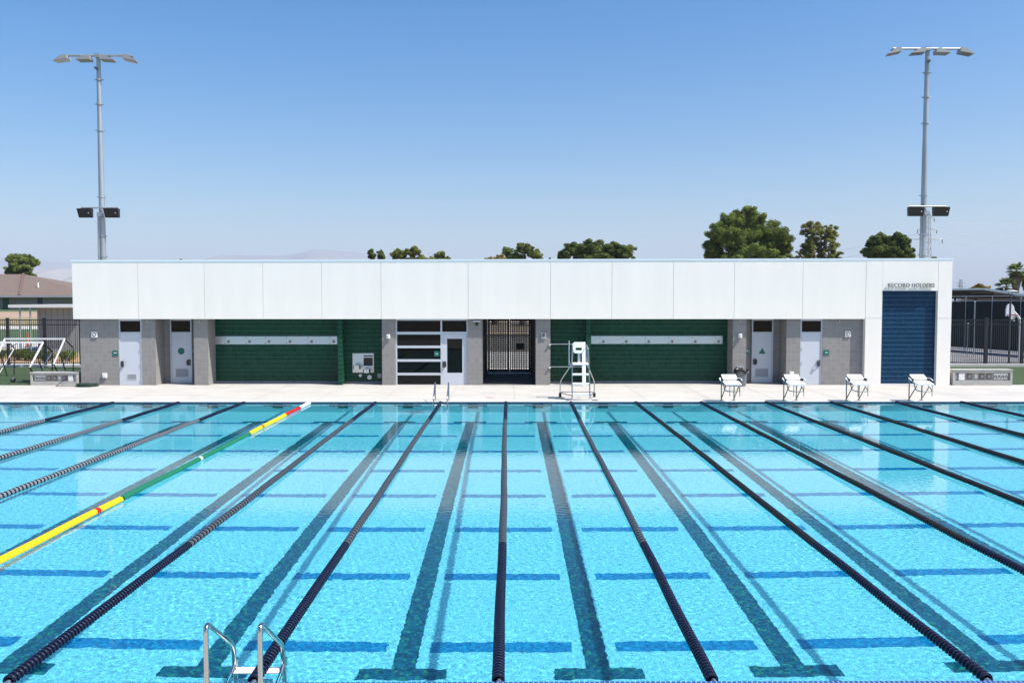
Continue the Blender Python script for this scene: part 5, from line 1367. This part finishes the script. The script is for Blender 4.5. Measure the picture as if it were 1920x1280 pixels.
# basketball hoop
yh = 52.5
t_ = thing('basketball_hoop', 'white fan backboard with a red rim on a bent white pole', 'basketball hoop', (X(1911, yh), yh, 0.012))
xp, xbk, zbk = X(1912, yh), X(1889, yh), Z(583, yh)
q = MB(); q.tube(bend([(xp, yh, 0.012), (xp, yh, Z(597, yh)), (X(1896, yh), yh, Z(580, yh))], 0.3), 0.07, 12); q.build('pole', M['offwhite'], t_)
rb = 13*yh/FPX
fan = [(-rb, -0.32), (rb, -0.32)] + [(rb*math.cos(a), rb*1.05*math.sin(a)) for a in [math.pi*i/16 for i in range(17)]]
m_ = len(fan); yaw = 0.6
def bk(u, w, d): return (xbk + u*math.cos(yaw) - d*math.sin(yaw), yh - 0.2 + u*math.sin(yaw)*0.6 + d*math.cos(yaw), zbk + w)
q = MB(); q.add([bk(u, w, -0.03) for u, w in fan] + [bk(u, w, 0.03) for u, w in fan], [tuple(range(m_)), tuple(range(2*m_-1, m_-1, -1))] + [((k+1)%m_, k, m_+k, m_+(k+1)%m_) for k in range(m_)]); q.build('backboard', mat('backboard_white', (0.42, 0.45, 0.5), 0.5), t_)
q = MB(); rc = bk(-0.1, -0.24, -0.33); pr = [(rc[0] - 0.1 + 0.27*math.cos(a), rc[1] + 0.27*math.sin(a), rc[2]) for a in [2*math.pi*i/20 for i in range(21)]]
q.tube(pr, 0.03, 6); rim = q.build('rim', mat('rim_red', (0.22, 0.03, 0.03), 0.5), t_)
q = MB()
for i in range(20):
    a0, a1 = pr[i], pr[(i+7) % 20]; q.tube([a0, ((a1[0]+rc[0]-0.1)/2, (a1[1]+rc[1])/2, rc[2] - 0.38)], 0.008, 4, False)
q.build('net', M['offwhite'], rim)

# ------------------------------------------------------------------ beyond the passage: sunlit court wall
yk = 62.0
t_ = thing('courtyard_wall', 'sunlit pale wall seen through the mesh gate', 'wall', (X(955, yk), yk, 0.0))
q = MB(); q.box(X(800, yk), X(1110, yk), yk, yk + 0.3, 0.0, Z(627, yk)); q.build('wall', mat('courtyard_stucco', (0.27, 0.26, 0.24), 0.9, var=0.05), t_)
q = MB(); q.box(X(800, yk) - 0.05, X(1110, yk) + 0.05, yk - 0.05, yk + 0.35, Z(627, yk) + 0.002, Z(624, yk)); q.build('cap', mat('courtyard_cap', (0.60, 0.48, 0.32), 0.9), t_)
q = MB(); q.box(-16, 16, YBACK - 0.19, yk - 0.01, -0.09, 0.006); struct(q.build('courtyard', M['pave']))

# ------------------------------------------------------------------ mountains and haze
def ridge(name, pts, Y, depth, m, rough):
    q = MB(); n = 260
    xs_ = [p[0] for p in pts]; xs = np.linspace(xs_[0], xs_[-1], n)
    zs = np.interp(xs, xs_, [p[1] for p in pts])
    zs = np.convolve(np.pad(zs, 6, mode='edge'), np.ones(13)/13, 'valid')
    rows = 14; vs, fs = [], []
    for j in range(rows):
        f = j/(rows-1)
        for i in range(n):
            x, z = P(xs[i], zs[i], Y)
            prof = math.sin(min(1, f*1.25)*math.pi/2) if f < 0.8 else math.cos((f-0.8)/0.2*math.pi/2)
            rg = rough*(math.sin(i*0.31 + 3*f) + 0.6*math.sin(i*0.83 - 5*f) + 0.4*math.sin(i*1.9 + 9*f))*math.sin(math.pi*f)
            vs.append((x, Y - depth + depth*1.5*f + 0.2*depth*math.sin(i*0.37)*math.sin(math.pi*f), max(-5, (z)*prof + (rg if f < 0.75 else 0) - 5*(1-prof))))
    for j in range(rows-1):
        for i in range(n-1): fs.append((j*n+i, j*n+i+1, (j+1)*n+i+1, (j+1)*n+i))
    q.add(vs, fs, True)
    return struct(q.build(name, m))
M['mountain'] = mat('dry_mountain', (0.15, 0.145, 0.14), 0.95, var=0.2, scale=0.002)
M['hill'] = mat('tan_hill', (0.24, 0.22, 0.20), 0.95, var=0.15, scale=0.003)
ridge('mountains', [(-420, 500), (-200, 480), (-60, 478), (60, 486), (160, 498), (230, 493), (280, 489), (340, 487), (400, 485), (460, 478), (520, 472), (570, 471), (640, 467.5), (680, 470), (720, 479), (800, 498), (900, 520), (1100, 540), (1500, 548), (2300, 545)], 11000, 1700, M['mountain'], 14)
ridge('hills', [(-420, 520), (-150, 505), (0, 503), (60, 506), (100, 504), (150, 503), (220, 510), (320, 525), (500, 545), (800, 556)], 6800, 1000, M['hill'], 14)
hz = bpy.data.materials.new('haze_air'); hz.use_nodes = True
hn, hl = hz.node_tree.nodes, hz.node_tree.links
hn.remove(hn['Principled BSDF'])
pv = hn.new('ShaderNodeVolumePrincipled'); pv.inputs['Color'].default_value = (0.76, 0.85, 1.0, 1); pv.inputs['Density'].default_value = HAZE; pv.inputs['Anisotropy'].default_value = 0.0
hl.new(pv.outputs[0], hn['Material Output'].inputs['Volume'])
q = MB(); q.box(-18000, 18000, -1500, 14000, -4.0, 800)
o = q.build('haze', hz); o['kind'] = 'stuff'

for o in C.objects:
    if '_org' in o: del o['_org']
